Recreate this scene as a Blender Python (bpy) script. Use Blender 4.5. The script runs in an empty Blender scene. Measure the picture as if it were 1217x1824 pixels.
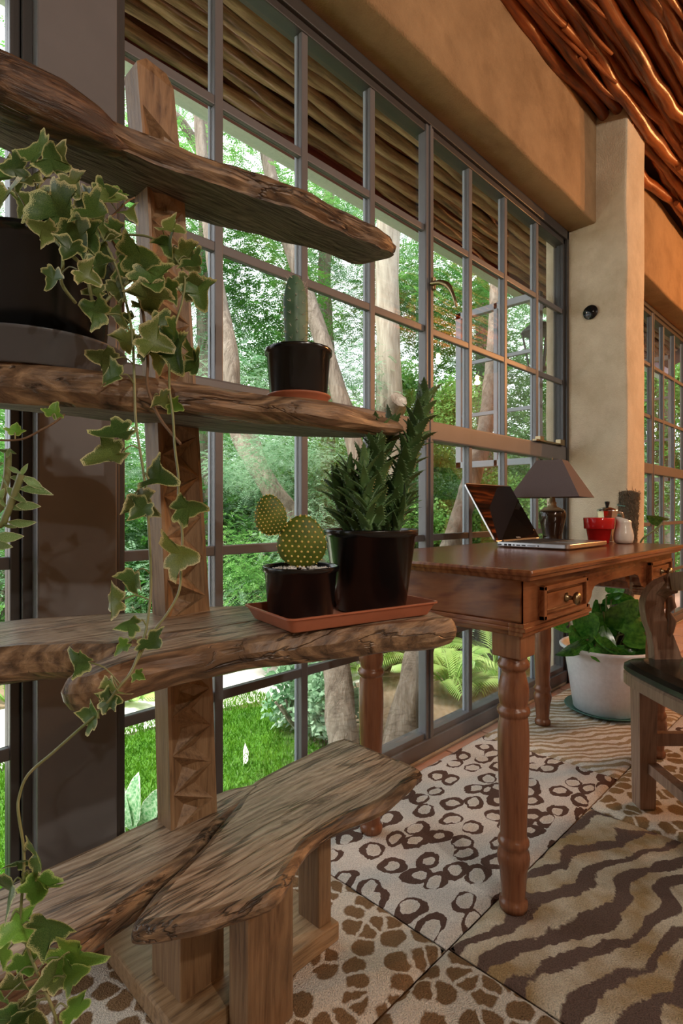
import bpy, bmesh, math, random
import numpy as np
from mathutils import Vector, Matrix, noise as mn

R = random.Random(7)
sc = bpy.context.scene
COL = sc.collection

# ------------------------------------------------------------------ camera, world, sun, exposure
F = 991.0                                  # focal length in pixels of the 1217x1824 frame
EYE = Vector((0, 0, .894)); AZ = math.radians(44.5)
cd = bpy.data.cameras.new('camera'); cam = bpy.data.objects.new('camera', cd); COL.objects.link(cam)
cam.location = EYE; cam.rotation_euler = (math.pi/2, 0, AZ - math.pi/2)
cd.sensor_fit = 'HORIZONTAL'; cd.sensor_width = 24; cd.lens = F/1217*24; cd.clip_start = .02
cd.shift_y = -4/1217
sc.camera = cam

world = bpy.data.worlds.new('world'); sc.world = world; world.use_nodes = True
wn = world.node_tree.nodes; wl = world.node_tree.links
bg = wn['Background']
tc = wn.new('ShaderNodeTexCoord'); sep = wn.new('ShaderNodeSeparateXYZ'); rmp = wn.new('ShaderNodeValToRGB')
wl.new(tc.outputs['Generated'], sep.inputs[0]); wl.new(sep.outputs['Z'], rmp.inputs[0])
rmp.color_ramp.elements[0].color = (.80, .86, .90, 1); rmp.color_ramp.elements[1].color = (.93, .96, 1, 1)
wl.new(rmp.outputs[0], bg.inputs[0]); bg.inputs[1].default_value = 2.4
sl = bpy.data.lights.new('sun', 'SUN'); so = bpy.data.objects.new('sun', sl); COL.objects.link(so)
sl.energy = 5.6; sl.angle = math.radians(14); sl.color = (1, .95, .86)
so.rotation_euler = Vector((-.55, .10, 1.0)).to_track_quat('Z', 'Y').to_euler(); so.location = (0, 6, 9)
sc.view_settings.view_transform = 'Standard'; sc.view_settings.look = 'None'
sc.view_settings.exposure = 0.38; sc.view_settings.gamma = 1; sc.view_settings.use_curve_mapping = False
sc.cycles.max_bounces = 8; sc.cycles.transparent_max_bounces = 24
sc.cycles.sample_clamp_indirect = 4; sc.cycles.caustics_reflective = False; sc.cycles.caustics_refractive = False
sc.cycles.use_denoising = True

# ------------------------------------------------------------------ geometry of positions
ca, sa = math.cos(AZ), math.sin(AZ)
def at(px, py, d):
    """point at depth d metres in front of the viewpoint"""
    r = (px-608.5)/F*d
    return Vector((ca*d+sa*r, sa*d-ca*r, EYE.z-(py-908)/F*d))
def onz(px, py, z): return at(px, py, (EYE.z-z)*F/(py-908))

# ------------------------------------------------------------------ materials
MATS = {}
class NT:
    def __init__(s, name):
        s.m = bpy.data.materials.new(name); s.m.use_nodes = True
        s.n = s.m.node_tree.nodes; s.l = s.m.node_tree.links
        s.b = s.n['Principled BSDF']; s.out = s.n['Material Output']; MATS[name] = s.m
    def node(s, t, **k):
        n = s.n.new('ShaderNode'+t)
        for a, b in k.items(): setattr(n, a, b)
        return n
    def link(s, a, b): s.l.new(a, b)
    def coord(s, scale=(1,1,1), kind='Object', rot=(0,0,0)):
        t = s.node('TexCoord'); m = s.node('Mapping'); m.inputs['Scale'].default_value = scale
        m.inputs['Rotation'].default_value = rot
        s.link(t.outputs[kind], m.inputs[0]); return m.outputs[0]
    def noise(s, v, scale, detail=4, rough=.55, dist=0):
        n = s.node('TexNoise'); s.link(v, n.inputs['Vector']); n.inputs['Scale'].default_value = scale
        n.inputs['Detail'].default_value = detail; n.inputs['Roughness'].default_value = rough
        n.inputs['Distortion'].default_value = dist; return n.outputs['Fac']
    def noisec(s, v, scale, detail=2):
        n = s.node('TexNoise'); s.link(v, n.inputs['Vector']); n.inputs['Scale'].default_value = scale
        n.inputs['Detail'].default_value = detail; return n.outputs['Color']
    def wave(s, v, scale, dist, det=2, dsc=1, kind='BANDS', dirn='X', rough=.5):
        n = s.node('TexWave', wave_type=kind); s.link(v, n.inputs['Vector'])
        if kind == 'BANDS': n.bands_direction = dirn
        n.inputs['Scale'].default_value = scale; n.inputs['Distortion'].default_value = dist
        n.inputs['Detail'].default_value = det; n.inputs['Detail Scale'].default_value = dsc
        n.inputs['Detail Roughness'].default_value = rough
        return n.outputs['Fac']
    def voro(s, v, scale, feature='F1', rnd=1, out='Distance'):
        n = s.node('TexVoronoi', feature=feature, voronoi_dimensions='2D'); s.link(v, n.inputs['Vector']); n.inputs['Scale'].default_value = scale
        n.inputs['Randomness'].default_value = rnd
        return n.outputs[out]
    def ramp(s, f, stops, interp='LINEAR'):
        r = s.node('ValToRGB'); cr = r.color_ramp; cr.interpolation = interp
        while len(cr.elements) < len(stops): cr.elements.new(.5)
        for e, (p, c) in zip(cr.elements, stops):
            e.position = p; e.color = (c, c, c, 1) if isinstance(c, (int, float)) else (*c, 1)
        s.link(f, r.inputs[0]); return r.outputs[0]
    def mix(s, f, a, b, mode='MIX'):
        n = s.node('Mix', data_type='RGBA', blend_type=mode)
        for i, v in ((0, f), (6, a), (7, b)):
            if isinstance(v, (int, float)): n.inputs[i].default_value = v if i == 0 else (v, v, v, 1)
            elif isinstance(v, tuple): n.inputs[i].default_value = (*v, 1)
            else: s.link(v, n.inputs[i])
        return n.outputs[2]
    def math(s, op, a, b=0.0):
        n = s.node('Math', operation=op)
        for i, v in ((0, a), (1, b)):
            if isinstance(v, (int, float)): n.inputs[i].default_value = v
            else: s.link(v, n.inputs[i])
        return n.outputs[0]
    def warp(s, v, scale, amt):
        c = s.noisec(v, scale); a = s.node('VectorMath', operation='MULTIPLY_ADD')
        s.link(c, a.inputs[0]); a.inputs[1].default_value = (amt,)*3; s.link(v, a.inputs[2]); return a.outputs[0]
    def bump(s, h, strength=.3, dist=.01):
        b = s.node('Bump'); b.inputs['Strength'].default_value = strength; b.inputs['Distance'].default_value = dist
        s.link(h, b.inputs['Height']); s.link(b.outputs[0], s.b.inputs['Normal'])
    def base(s, c, rough=.5, **k):
        if isinstance(c, tuple): s.b.inputs['Base Color'].default_value = (*c, 1)
        else: s.link(c, s.b.inputs['Base Color'])
        if isinstance(rough, (int, float)): s.b.inputs['Roughness'].default_value = rough
        else: s.link(rough, s.b.inputs['Roughness'])
        for a, b in k.items(): s.b.inputs[a.replace('_', ' ')].default_value = b
        return s.m

def plain(name, c, rough=.5, bump=0, bscale=60, var=.15, **k):
    t = NT(name); v = t.coord()
    n = t.noise(v, bscale, 3)
    col = t.mix(n, tuple(x*(1-var) for x in c), tuple(min(1, x*(1+var)) for x in c))
    if bump: t.bump(n, bump, .004)
    return t.base(col, rough, **k)

def wood(name, dark, mid, light, axis='X', freq=1, rough=.5, bump=.35, dist=6, rings=11, crack=.0, ringamt=.10):
    t = NT(name); st = 1.2*freq; cr = 14*freq
    s = {'X': (st, cr, cr), 'Y': (cr, st, cr), 'Z': (cr, cr, st)}[axis]
    v = t.coord(s)
    o = t.coord((1, 1, 1)); w = t.warp(v, .35, 2.2)
    fine = t.noise(w, 9, 7, .65, .4)
    s2 = {'X': (1, 3.2, 3.2), 'Y': (3.2, 1, 3.2), 'Z': (3.2, 3.2, 1)}[axis]
    vv = t.coord(s2); wv = t.wave(t.warp(vv, 1.6*freq, .55), rings, dist, 3, 1.2, 'BANDS', 'Y' if axis != 'Y' else 'X', .6)
    big = t.noise(o, 6, 3)
    f = t.math('ADD', t.math('MULTIPLY', fine, .70), t.math('MULTIPLY', wv, ringamt))
    f = t.math('ADD', f, t.math('MULTIPLY', big, .34-ringamt))
    col = t.ramp(f, [(.33, dark), (.5, mid), (.72, light)])
    if crack:
        ck = t.ramp(t.noise(w, 2.6, 8, .75, .8), [(.36, 0.0), (.42, 1.0)])
        col = t.mix(t.math('MULTIPLY', t.math('SUBTRACT', 1.0, ck), crack), col, tuple(x*.25 for x in dark))
        f = t.math('ADD', f, t.math('MULTIPLY', ck, .5))
    if crack:
        hl = t.math('ABSOLUTE', t.math('SUBTRACT', t.noise(t.warp(v, .5, 1.6), .85, 5, .6), .5)); hm = t.ramp(hl, [(.0, 1.0), (.016, 0.0)])
        col = t.mix(t.math('MULTIPLY', hm, .85), col, tuple(x*.35 for x in dark)); f = t.math('SUBTRACT', f, t.math('MULTIPLY', hm, .6))
    t.bump(f, bump, .006)
    return t.base(col, rough)

def leafmat(name, c1, c2, trans=.45, rough=.45, scale=20, edge=None):
    t = NT(name); v = t.coord(); n = t.noise(v, scale, 3)
    col = t.ramp(n, [(.35, c1), (.65, c2)])
    if name.startswith(('ivy', 'pothos', 'aloe', 'pointed')):
        oi = t.node('ObjectInfo'); col = t.mix(1.0, col, t.ramp(oi.outputs['Random'], [(0.0, .62), (1.0, 1.35)]), 'MULTIPLY')
    if edge:
        a = t.node('Attribute', attribute_name='edge')
        e = t.math('ADD', a.outputs['Fac'], t.math('MULTIPLY', t.math('SUBTRACT', n, .5), 1.5))
        m = t.ramp(e, [(.62, 0.0), (.88, 1.0)]); col = t.mix(m, col, edge)
    t.base(col, rough)
    tr = t.node('BsdfTranslucent'); t.link(col, tr.inputs[0]); mx = t.node('MixShader'); mx.inputs[0].default_value = trans
    t.link(t.b.outputs[0], mx.inputs[1]); t.link(tr.outputs[0], mx.inputs[2]); t.link(mx.outputs[0], t.out.inputs[0])
    return t.m

def build_materials():
    # plaster
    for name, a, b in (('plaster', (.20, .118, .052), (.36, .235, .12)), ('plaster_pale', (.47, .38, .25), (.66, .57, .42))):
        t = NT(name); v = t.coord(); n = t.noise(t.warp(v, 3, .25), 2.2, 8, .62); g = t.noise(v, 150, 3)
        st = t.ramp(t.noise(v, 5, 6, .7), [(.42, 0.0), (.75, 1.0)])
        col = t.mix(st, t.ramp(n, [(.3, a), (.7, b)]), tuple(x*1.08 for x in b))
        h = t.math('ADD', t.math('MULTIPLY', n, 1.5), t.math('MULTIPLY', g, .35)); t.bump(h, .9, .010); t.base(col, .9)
    plain('steel_paint', (.135, .132, .136), .42, .12, 9, .18)
    plain('steel_skylit', (.30, .33, .37), .5, .05, 20, .08)  # same grey paint made paler: skylight on outer steel put into the colour
    plain('steel_dark', (.05, .047, .045), .4, .1, 30, .1)
    t = NT('glass'); t.n.remove(t.b); tr = t.node('BsdfTransparent'); gl = t.node('BsdfGlossy'); gl.inputs['Roughness'].default_value = .0
    lw = t.node('Fresnel'); lw.inputs[0].default_value = 1.45; mx = t.node('MixShader')
    t.link(t.math('MULTIPLY', lw.outputs[0], .17), mx.inputs[0]); t.link(tr.outputs[0], mx.inputs[1]); t.link(gl.outputs[0], mx.inputs[2]); t.link(mx.outputs[0], t.out.inputs[0])
    # timber
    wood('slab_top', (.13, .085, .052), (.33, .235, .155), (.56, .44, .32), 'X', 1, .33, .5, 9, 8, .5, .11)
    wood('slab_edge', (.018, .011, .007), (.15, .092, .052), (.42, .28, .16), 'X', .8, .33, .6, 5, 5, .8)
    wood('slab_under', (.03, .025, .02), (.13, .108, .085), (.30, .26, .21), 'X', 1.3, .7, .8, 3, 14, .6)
    wood('burl_wood', (.015, .008, .005), (.06, .032, .018), (.26, .14, .07), 'X', 1.4, .3, .6, 6, 8, .8)
    wood('desk_side', (.095, .026, .010), (.18, .060, .022), (.25, .095, .038), 'Y', .45, .2, .08, 9, 5, 0, .2)
    wood('post_wood', (.09, .048, .024), (.24, .145, .075), (.36, .235, .13), 'Z', 1, .42, .4, 4, 5)
    wood('leg_wood', (.09, .048, .024), (.20, .115, .058), (.30, .19, .10), 'Z', 1, .45, .35, 4, 5)
    wood('base_wood', (.10, .055, .028), (.29, .18, .09), (.42, .28, .16), 'X', 1, .4, .3, 4, 5)
    wood('desk_wood', (.095, .026, .010), (.18, .060, .022), (.25, .095, .038), 'X', .45, .2, .08, 7, 5, 0, .16)
    wood('desk_leg', (.12, .042, .020), (.19, .075, .035), (.25, .105, .05), 'Z', .7, .26, .1, 4, 4)
    wood('chair_wood', (.14, .075, .048), (.25, .15, .10), (.34, .22, .155), 'Z', .8, .4, .2, 4, 5)
    for nm_, c0, c1, c2, rg_, bp_ in (('ceiling_pole', (.03, .008, .003), (.24, .066, .018), (.40, .13, .035), .28, .35), ('eave_pole', (.06, .034, .02), (.33, .195, .11), (.60, .40, .25), .8, .8)):
        t = NT(nm_); v = t.coord((2.2, 22, 22)); n = t.noise(t.warp(v, .5, 1.0), 1.1, 6, .62); fi = t.noise(v, 6, 4)
        f = t.math('ADD', t.math('MULTIPLY', n, .8), t.math('MULTIPLY', fi, .2)); t.bump(f, bp_, .008); t.base(t.ramp(f, [(.34, c0), (.5, c1), (.66, c2)]), rg_)
    plain('ceiling_deck', (.05, .02, .01), .9)
    plain('fascia_red', (.16, .02, .025), .5)
    plain('gutter_white', (.62, .70, .66), .4)
    # floor tile, rug
    t = NT('terracotta_tile'); v = t.coord(); n = t.noise(v, 5, 5); oi = t.node('ObjectInfo')
    c = t.ramp(n, [(.3, (.42, .19, .12)), (.7, (.60, .34, .23))]); c = t.mix(t.math('MULTIPLY', oi.outputs['Random'], .6), c, (.62, .40, .30))
    t.bump(n, .2, .01); t.base(c, .38)
    plain('grout', (.33, .26, .21), .9)
    plain('plinth_tile', (.42, .12, .075), .35)
    def rug(name, f):
        t = NT(name); v = t.coord(); pile = t.noise(v, 330, 2, .6); pv = t.warp(v, 130, .012)
        col = f(t, v, pv); col = t.mix(t.ramp(pile, [(.25, .72), (.55, 1.0)]), col, col)
        sh = t.ramp(pile, [(.3, .62), (.62, 1.0)]); col = t.mix(1.0, col, sh, 'MULTIPLY')
        t.bump(pile, .9, .008); t.base(col, .95, Specular_IOR_Level=.1)
    def leopard(t, v, pv):
        st = t.coord((.82, 1.15, 1)); w = t.warp(t.warp(st, 9, .05), 90, .01)
        d = t.voro(w, 13.0, 'F1', .70); ring = t.math('SUBTRACT', 1.0, t.math('MULTIPLY', t.math('ABSOLUTE', t.math('SUBTRACT', d, .335)), 6.6))
        gap = t.math('MULTIPLY', t.math('SUBTRACT', t.noise(st, 15, 1), .48), 2.6)
        m = t.ramp(t.math('ADD', ring, gap), [(.42, 0.0), (.50, 1.0)])
        inner = t.ramp(d, [(.12, 1.0), (.28, 0.0)])
        base = t.mix(t.math('MULTIPLY', inner, .35), (.90, .85, .79), (.74, .61, .46))
        return t.mix(m, base, (.15, .088, .068))
    def giraffe(a, b, sc_, th, name):
        def f(t, v, pv):
            st = t.coord((1, 1.1, 1)); w = t.warp(t.warp(st, 14, .03), 80, .012)
            d = t.voro(w, sc_, 'DISTANCE_TO_EDGE', 1); dd = t.voro(w, sc_, 'F1', 1)
            k = t.math('MINIMUM', t.math('SUBTRACT', th, dd), t.math('SUBTRACT', t.math('MULTIPLY', d, 1.3), .085))
            k = t.math('ADD', k, t.math('MULTIPLY', t.math('SUBTRACT', t.noise(w, 60, 2), .5), .10))
            m = t.ramp(t.math('ADD', k, .5), [(.47, 0.0), (.55, 1.0)])
            b2 = t.mix(t.noise(v, 11, 2), b, tuple(x*.65 for x in b))
            return t.mix(m, a, b2)
        return f
    def zebra(t, v, pv):
        w = t.warp(t.coord((1, 1, 1), rot=(0, 0, math.radians(38))), 4.5, .16)
        b = t.wave(w, 9.5, 1.4, 2, 1.5, 'BANDS', 'Y'); m = t.ramp(b, [(.50, 0.0), (.60, 1.0)])
        return t.mix(m, (.90, .84, .75), (.50, .37, .22))
    def tiger(t, v, pv):
        w = t.warp(t.warp(t.coord((1, 1, 1), rot=(0, 0, math.radians(16))), 2.7, .30), 100, .014)
        b = t.wave(t.warp(w, 7, .05), 4.3, 3.4, 3, 1.6, 'BANDS', 'Y'); g = t.math('MULTIPLY', t.math('SUBTRACT', t.noise(t.coord((.7, 1, 1)), 11, 2), .5), 1.7)
        m = t.ramp(t.math('ADD', b, g), [(.54, 0.0), (.68, 1.0)])
        base = t.mix(t.ramp(t.noise(v, 7, 3), [(.38, 0.0), (.62, 1.0)]), (.50, .34, .17), (.84, .74, .58))
        return t.mix(m, base, (.19, .125, .10))
    rug('rug_leopard', leopard); rug('rug_spotted', giraffe((.88, .80, .69), (.36, .22, .115), 19, .50, ''))
    rug('rug_giraffe', giraffe((.88, .80, .68), (.42, .27, .13), 17, .50, '')); rug('rug_zebra', zebra); rug('rug_tiger', tiger)
    # plastics, ceramics, metals
    plain('black_plastic', (.006, .007, .0075), .2, .04, 20); plain('grey_plastic', (.09, .095, .105), .3, .05, 20)
    plain('terracotta_plastic', (.40, .135, .07), .38); plain('white_plastic', (.74, .75, .78), .35); plain('green_plastic', (.05, .15, .12), .4)
    plain('red_ceramic', (.58, .015, .015), .12); plain('white_ceramic', (.76, .70, .60), .15)
    plain('aluminium', (.60, .60, .60), .28, Metallic=1.0); plain('dark_port', (.02, .02, .02), .5); plain('keys', (.03, .03, .03), .5)
    plain('screen_glass', (.012, .008, .006), .03); plain('lettering_grey', (.5, .5, .5), .5)
    plain('brass', (.30, .23, .13), .32, Metallic=1.0); plain('steel_shiny', (.6, .6, .58), .15, Metallic=1.0)
    plain('lampshade_fabric', (.115, .085, .082), .85, .15, 300); 
    t = NT('lamp_glaze'); v = t.coord(); s_ = t.node('SeparateXYZ'); t.link(v, s_.inputs[0])
    col = t.ramp(s_.outputs['Z'], [(.118, (.028, .014, .008)), (.128, (.75, .58, .36))]); t.base(col, .06)
    plain('black_leather', (.018, .02, .016), .22, .1, 80); plain('soil', (.05, .032, .02), .95, .6, 60, .4)
    plain('gravel', (.78, .76, .73), .8); plain('moss', (.10, .078, .05), 1, .9, 90, .5); plain('teal_twine', (.15, .42, .36), .6)
    plain('bulb_glass', (.8, .8, .8), .1)
    t = NT('bulb_glow'); t.base((.9, .7, .4), .4); t.b.inputs['Emission Color'].default_value = (1, .62, .28, 1); t.b.inputs['Emission Strength'].default_value = 40
    # plants
    leafmat('ivy_leaf', (.04, .105, .025), (.12, .21, .05), .38, .4, 55, (.62, .64, .30))
    leafmat('ivy_leaf_olive', (.09, .14, .03), (.20, .26, .07), .38, .4, 55, (.70, .66, .36))
    leafmat('ivy_leaf_bright', (.10, .24, .03), (.17, .34, .05), .5, .4, 55, (.50, .62, .2))
    leafmat('stem_green', (.16, .20, .07), (.26, .26, .12), .05); plain('stem_brown', (.17, .105, .06), .8, .5, 80)
    leafmat('pointed_leaf', (.18, .33, .09), (.36, .50, .22), .45, .45, 40, (.70, .70, .45))
    leafmat('aloe_leaf', (.05, .13, .045), (.14, .25, .085), .1, .4, 120); leafmat('pothos_leaf', (.02, .13, .02), (.09, .30, .04), .2, .2, 9)
    leafmat('cactus_skin', (.035, .10, .055), (.10, .19, .11), .03, .5, 18); leafmat('pad_skin', (.07, .12, .008), (.14, .19, .015), .06, .55, 45)
    plain('spine', (.75, .72, .58), .6); plain('glochid', (.88, .66, .20), .8)
    leafmat('tree_leaf', (.09, .29, .055), (.27, .52, .15), .5, .42, 2.5); leafmat('tree_leaf_blue', (.15, .36, .17), (.46, .64, .46), .4, .35, 2.5)
    leafmat('tree_leaf_dark', (.05, .20, .03), (.15, .36, .07), .5, .45, 2.5); leafmat('palm_leaf', (.28, .52, .12), (.58, .74, .28), .45, .4, 3)
    leafmat('grass_blade', (.06, .20, .006), (.15, .35, .02), .4, .5, 6); plain('lawn', (.07, .20, .015), 1, .6, 40, .4)
    leafmat('broad_leaf', (.10, .36, .12), (.55, .74, .50), .4, .3, 14, (.85, .90, .80))
    plain('garden_soil', (.25, .18, .12), 1, .8, 18, .4); plain('path_stone', (.80, .78, .74), .9, .3, 6, .08); plain('brick_path', (.50, .28, .2), .9)
    t = NT('bark'); v = t.coord((9, 9, 1.6)); n = t.noise(t.warp(v, .8, 1.2), 3, 8, .7)
    t.bump(n, .9, .03); t.base(t.ramp(n, [(.3, (.12, .09, .065)), (.55, (.30, .25, .195)), (.75, (.46, .40, .33))]), .95)
    t = NT('bark_pale'); v = t.coord((9, 9, 1.2)); n = t.noise(t.warp(v, .8, 1.2), 3, 8, .6)
    t.bump(n, .5, .02); t.base(t.ramp(n, [(.3, (.28, .24, .18)), (.6, (.50, .45, .36)), (.8, (.62, .58, .50))]), .95)
    plain('lantern_iron', (.03, .032, .035), .5); plain('lantern_glass', (.75, .8, .8), .2, Alpha=.35)
build_materials()
M = MATS

# ------------------------------------------------------------------ mesh helpers
def tag(o, label=None, cat=None, group=None, kind=None):
    for k, v in (('label', label), ('category', cat), ('group', group), ('kind', kind)):
        if v: o[k] = v
    return o
def empty(name, loc=(0, 0, 0), rz=0):
    o = bpy.data.objects.new(name, None); COL.objects.link(o); o.location = loc; o.rotation_euler = (0, 0, rz)
    o.empty_display_size = .05; return o
def link(name, me, mats, parent=None, loc=None, smooth=True):
    o = bpy.data.objects.new(name, me); COL.objects.link(o)
    if isinstance(mats, str): mats = [mats]
    if not me.materials:
        for m in mats: me.materials.append(M[m])
    if parent: o.parent = parent
    if loc is not None: o.location = loc
    return o
class MB:
    def __init__(s): s.v = []; s.f = []; s.mi = []; s.sm = []; s.edge = None
    def add(s, vs, fs, mi=0, sm=True):
        o = len(s.v); s.v += [tuple(v) for v in vs]
        for f in fs: s.f.append(tuple(i+o for i in f)); s.mi.append(mi); s.sm.append(sm)
    def box(s, a, b, mi=0, bev=0):
        x0, y0, z0 = a; x1, y1, z1 = b
        if bev:
            bm = bmesh.new(); bmesh.ops.create_cube(bm, size=1)
            for v in bm.verts: v.co = Vector(((x0+x1)/2+v.co.x*(x1-x0), (y0+y1)/2+v.co.y*(y1-y0), (z0+z1)/2+v.co.z*(z1-z0)))
            bmesh.ops.bevel(bm, geom=bm.edges[:], offset=bev, segments=2, affect='EDGES', profile=.6)
            bm.verts.index_update(); s.add([v.co for v in bm.verts], [[v.index for v in f.verts] for f in bm.faces], mi, False); bm.free(); return
        s.add([(x0,y0,z0),(x1,y0,z0),(x1,y1,z0),(x0,y1,z0),(x0,y0,z1),(x1,y0,z1),(x1,y1,z1),(x0,y1,z1)],
              [(0,3,2,1),(4,5,6,7),(0,1,5,4),(1,2,6,5),(2,3,7,6),(3,0,4,7)], mi, False)
    def tube(s, pts, rad, n=8, mi=0, cap=True, lump=0, seed=0):
        pts = [Vector(p) for p in pts]; k = len(pts)
        if isinstance(rad, (int, float)): rad = [rad]*k
        up = Vector((0, 0, 1)); d0 = (pts[1]-pts[0]).normalized()
        if abs(d0.z) > .9: up = Vector((1, 0, 0))
        vs = []
        for i, p in enumerate(pts):
            d = (pts[min(i+1, k-1)]-pts[max(i-1, 0)]).normalized()
            a = d.cross(up).normalized(); b = a.cross(d).normalized(); up = b
            for j in range(n):
                t = 2*math.pi*j/n; rr = rad[i]
                if lump: rr *= 1+lump*mn.noise(Vector((p.x*7+seed, p.y*7+j*.8, p.z*7+math.cos(t)*1.2)))
                vs.append(p+(a*math.cos(t)+b*math.sin(t))*rr)
        fs = [(i*n+j, i*n+(j+1) % n, (i+1)*n+(j+1) % n, (i+1)*n+j) for i in range(k-1) for j in range(n)]
        s.add(vs, fs, mi)
        if cap: s.add(vs[:n][::-1], [tuple(range(n))], mi, False); s.add(vs[-n:], [tuple(range(n))], mi, False)
    def lathe(s, prof, n=32, c=(0, 0, 0), mi=0, cap=True):
        cx, cy, cz = c; k = len(prof)
        vs = [(cx+r*math.cos(2*math.pi*j/n), cy+r*math.sin(2*math.pi*j/n), cz+z) for r, z in prof for j in range(n)]
        fs = [(i*n+j, i*n+(j+1) % n, (i+1)*n+(j+1) % n, (i+1)*n+j) for i in range(k-1) for j in range(n)]
        s.add(vs, fs, mi)
        if cap:
            if prof[0][0] > 1e-5: s.add(vs[:n][::-1], [tuple(range(n))], mi, False)
            if prof[-1][0] > 1e-5: s.add(vs[-n:], [tuple(range(n))], mi, False)
    def mesh(s, name):
        me = bpy.data.meshes.new(name); me.from_pydata(s.v, [], s.f)
        me.polygons.foreach_set('material_index', s.mi); me.polygons.foreach_set('use_smooth', s.sm); me.update()
        if s.edge is not None:
            at_ = me.attributes.new('edge', 'FLOAT', 'POINT'); at_.data.foreach_set('value', s.edge)
        return me
    def build(s, name, mats, parent=None, loc=None): return link(name, s.mesh(name), mats, parent, loc)
def box(name, a, b, m, parent=None, bev=0):
    """box meshed about its own centre so its Object coordinates are real metres"""
    c = Vector(((a[0]+b[0])/2, (a[1]+b[1])/2, (a[2]+b[2])/2)); mb = MB()
    mb.box(Vector(a)-c, Vector(b)-c, 0, bev); return mb.build(name, m, parent, c)
def catmull(P, n=8, closed=False):
    out = []; k = len(P); P = [Vector(p) for p in P]
    for i in range(k if closed else k-1):
        if closed: a, b, c, d = P[i-1], P[i], P[(i+1) % k], P[(i+2) % k]
        else: a, b, c, d = P[max(i-1, 0)], P[i], P[i+1], P[min(i+2, k-1)]
        for j in range(n):
            t = j/n; out.append(.5*((2*b)+(c-a)*t+(2*a-5*b+4*c-d)*t*t+(3*b-a-3*c+d)*t**3))
    if not closed: out.append(P[-1])
    return out
def smooth_curve_r(P, rs, n=6):
    Q = catmull(P, n); k = len(Q); rr = np.interp(np.linspace(0, len(P)-1, k), range(len(P)), rs); return Q, list(rr)

# ------------------------------------------------------------------ the setting
CEIL = 2.85; WY = 1.22
def S(name, o): o['kind'] = 'structure'; return o
S('', box('floor', (-2.6, -4.1, -.10), (7.6, 1.3, -.012), 'grout'))
floor = bpy.data.objects['floor']
tile_me = None
def lay_tile(x, y, w, h):
    o = box('tile', (x+.004, y+.004, -.014), (x+w-.004, y+h-.004, R.uniform(-.0015, .0005)), 'terracotta_tile', None, .003)
    o.parent = floor; o.location = o.location - floor.location
for i in range(13): lay_tile(-.5+i*.25, .93, .25, .25)
for i in range(13):
    for j in range(6): lay_tile(2.75+i*.25, -.32+j*.25, .25, .25)
S('', box('wall_back', (-2.6, -4.1, 0), (7.6, -4.0, 3), 'plaster'))
S('', box('wall_left', (-2.7, -4.1, -.1), (-2.5, 1.3, 3), 'plaster'))
S('', box('wall_right', (7.5, -4.1, -.1), (7.7, 1.3, 3), 'plaster'))
# beam above the windows with a chamfered, slightly uneven plaster skin
def plaster_block(name, a, b, mat, step=.06, amp=.006):
    mb = MB(); c = Vector([(a[i]+b[i])/2 for i in range(3)]); seed = R.random()*9
    bm = bmesh.new(); bmesh.ops.create_cube(bm, size=1)
    for v in bm.verts: v.co = Vector([v.co[i]*(b[i]-a[i]) for i in range(3)])
    bmesh.ops.bevel(bm, geom=bm.edges[:], offset=.012, segments=3, affect='EDGES', profile=.5)
    for ax in range(3):
        L = b[ax]-a[ax]; k = int(L/step)
        for i in range(1, k):
            p = Vector((0, 0, 0)); p[ax] = -L/2+L*i/k; nrm = Vector((0, 0, 0)); nrm[ax] = 1
            bmesh.ops.bisect_plane(bm, geom=bm.verts[:]+bm.edges[:]+bm.faces[:], plane_co=p, plane_no=nrm)
    for v in bm.verts:
        q = (v.co+c)*3+Vector((seed,)*3); v.co += Vector((mn.noise(q), mn.noise(q+Vector((7, 1, 3))), mn.noise(q+Vector((2, 9, 5)))))*amp
    me = bpy.data.meshes.new(name); bm.to_mesh(me); bm.free()
    for p in me.polygons: p.use_smooth = True
    return S('', link(name, me, mat, None, c))
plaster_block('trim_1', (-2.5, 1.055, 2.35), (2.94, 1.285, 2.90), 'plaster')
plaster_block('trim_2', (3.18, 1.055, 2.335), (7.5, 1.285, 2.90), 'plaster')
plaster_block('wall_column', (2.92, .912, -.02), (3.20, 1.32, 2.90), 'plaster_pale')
bpy.data.objects['trim_1']['label'] = 'plastered beam over the wide steel window'
bpy.data.objects['trim_2']['label'] = 'plastered beam over the window beyond the pier'
bpy.data.objects['wall_column']['label'] = 'plastered pier between the two windows'
S('', box('baseboard_column', (2.895, .93, 0), (2.925, 1.19, .105), 'plinth_tile', None, .004))
S('', box('wall_outer_base', (-2.6, 1.2, -.45), (7.6, 1.34, .012), 'plaster_pale'))

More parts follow.
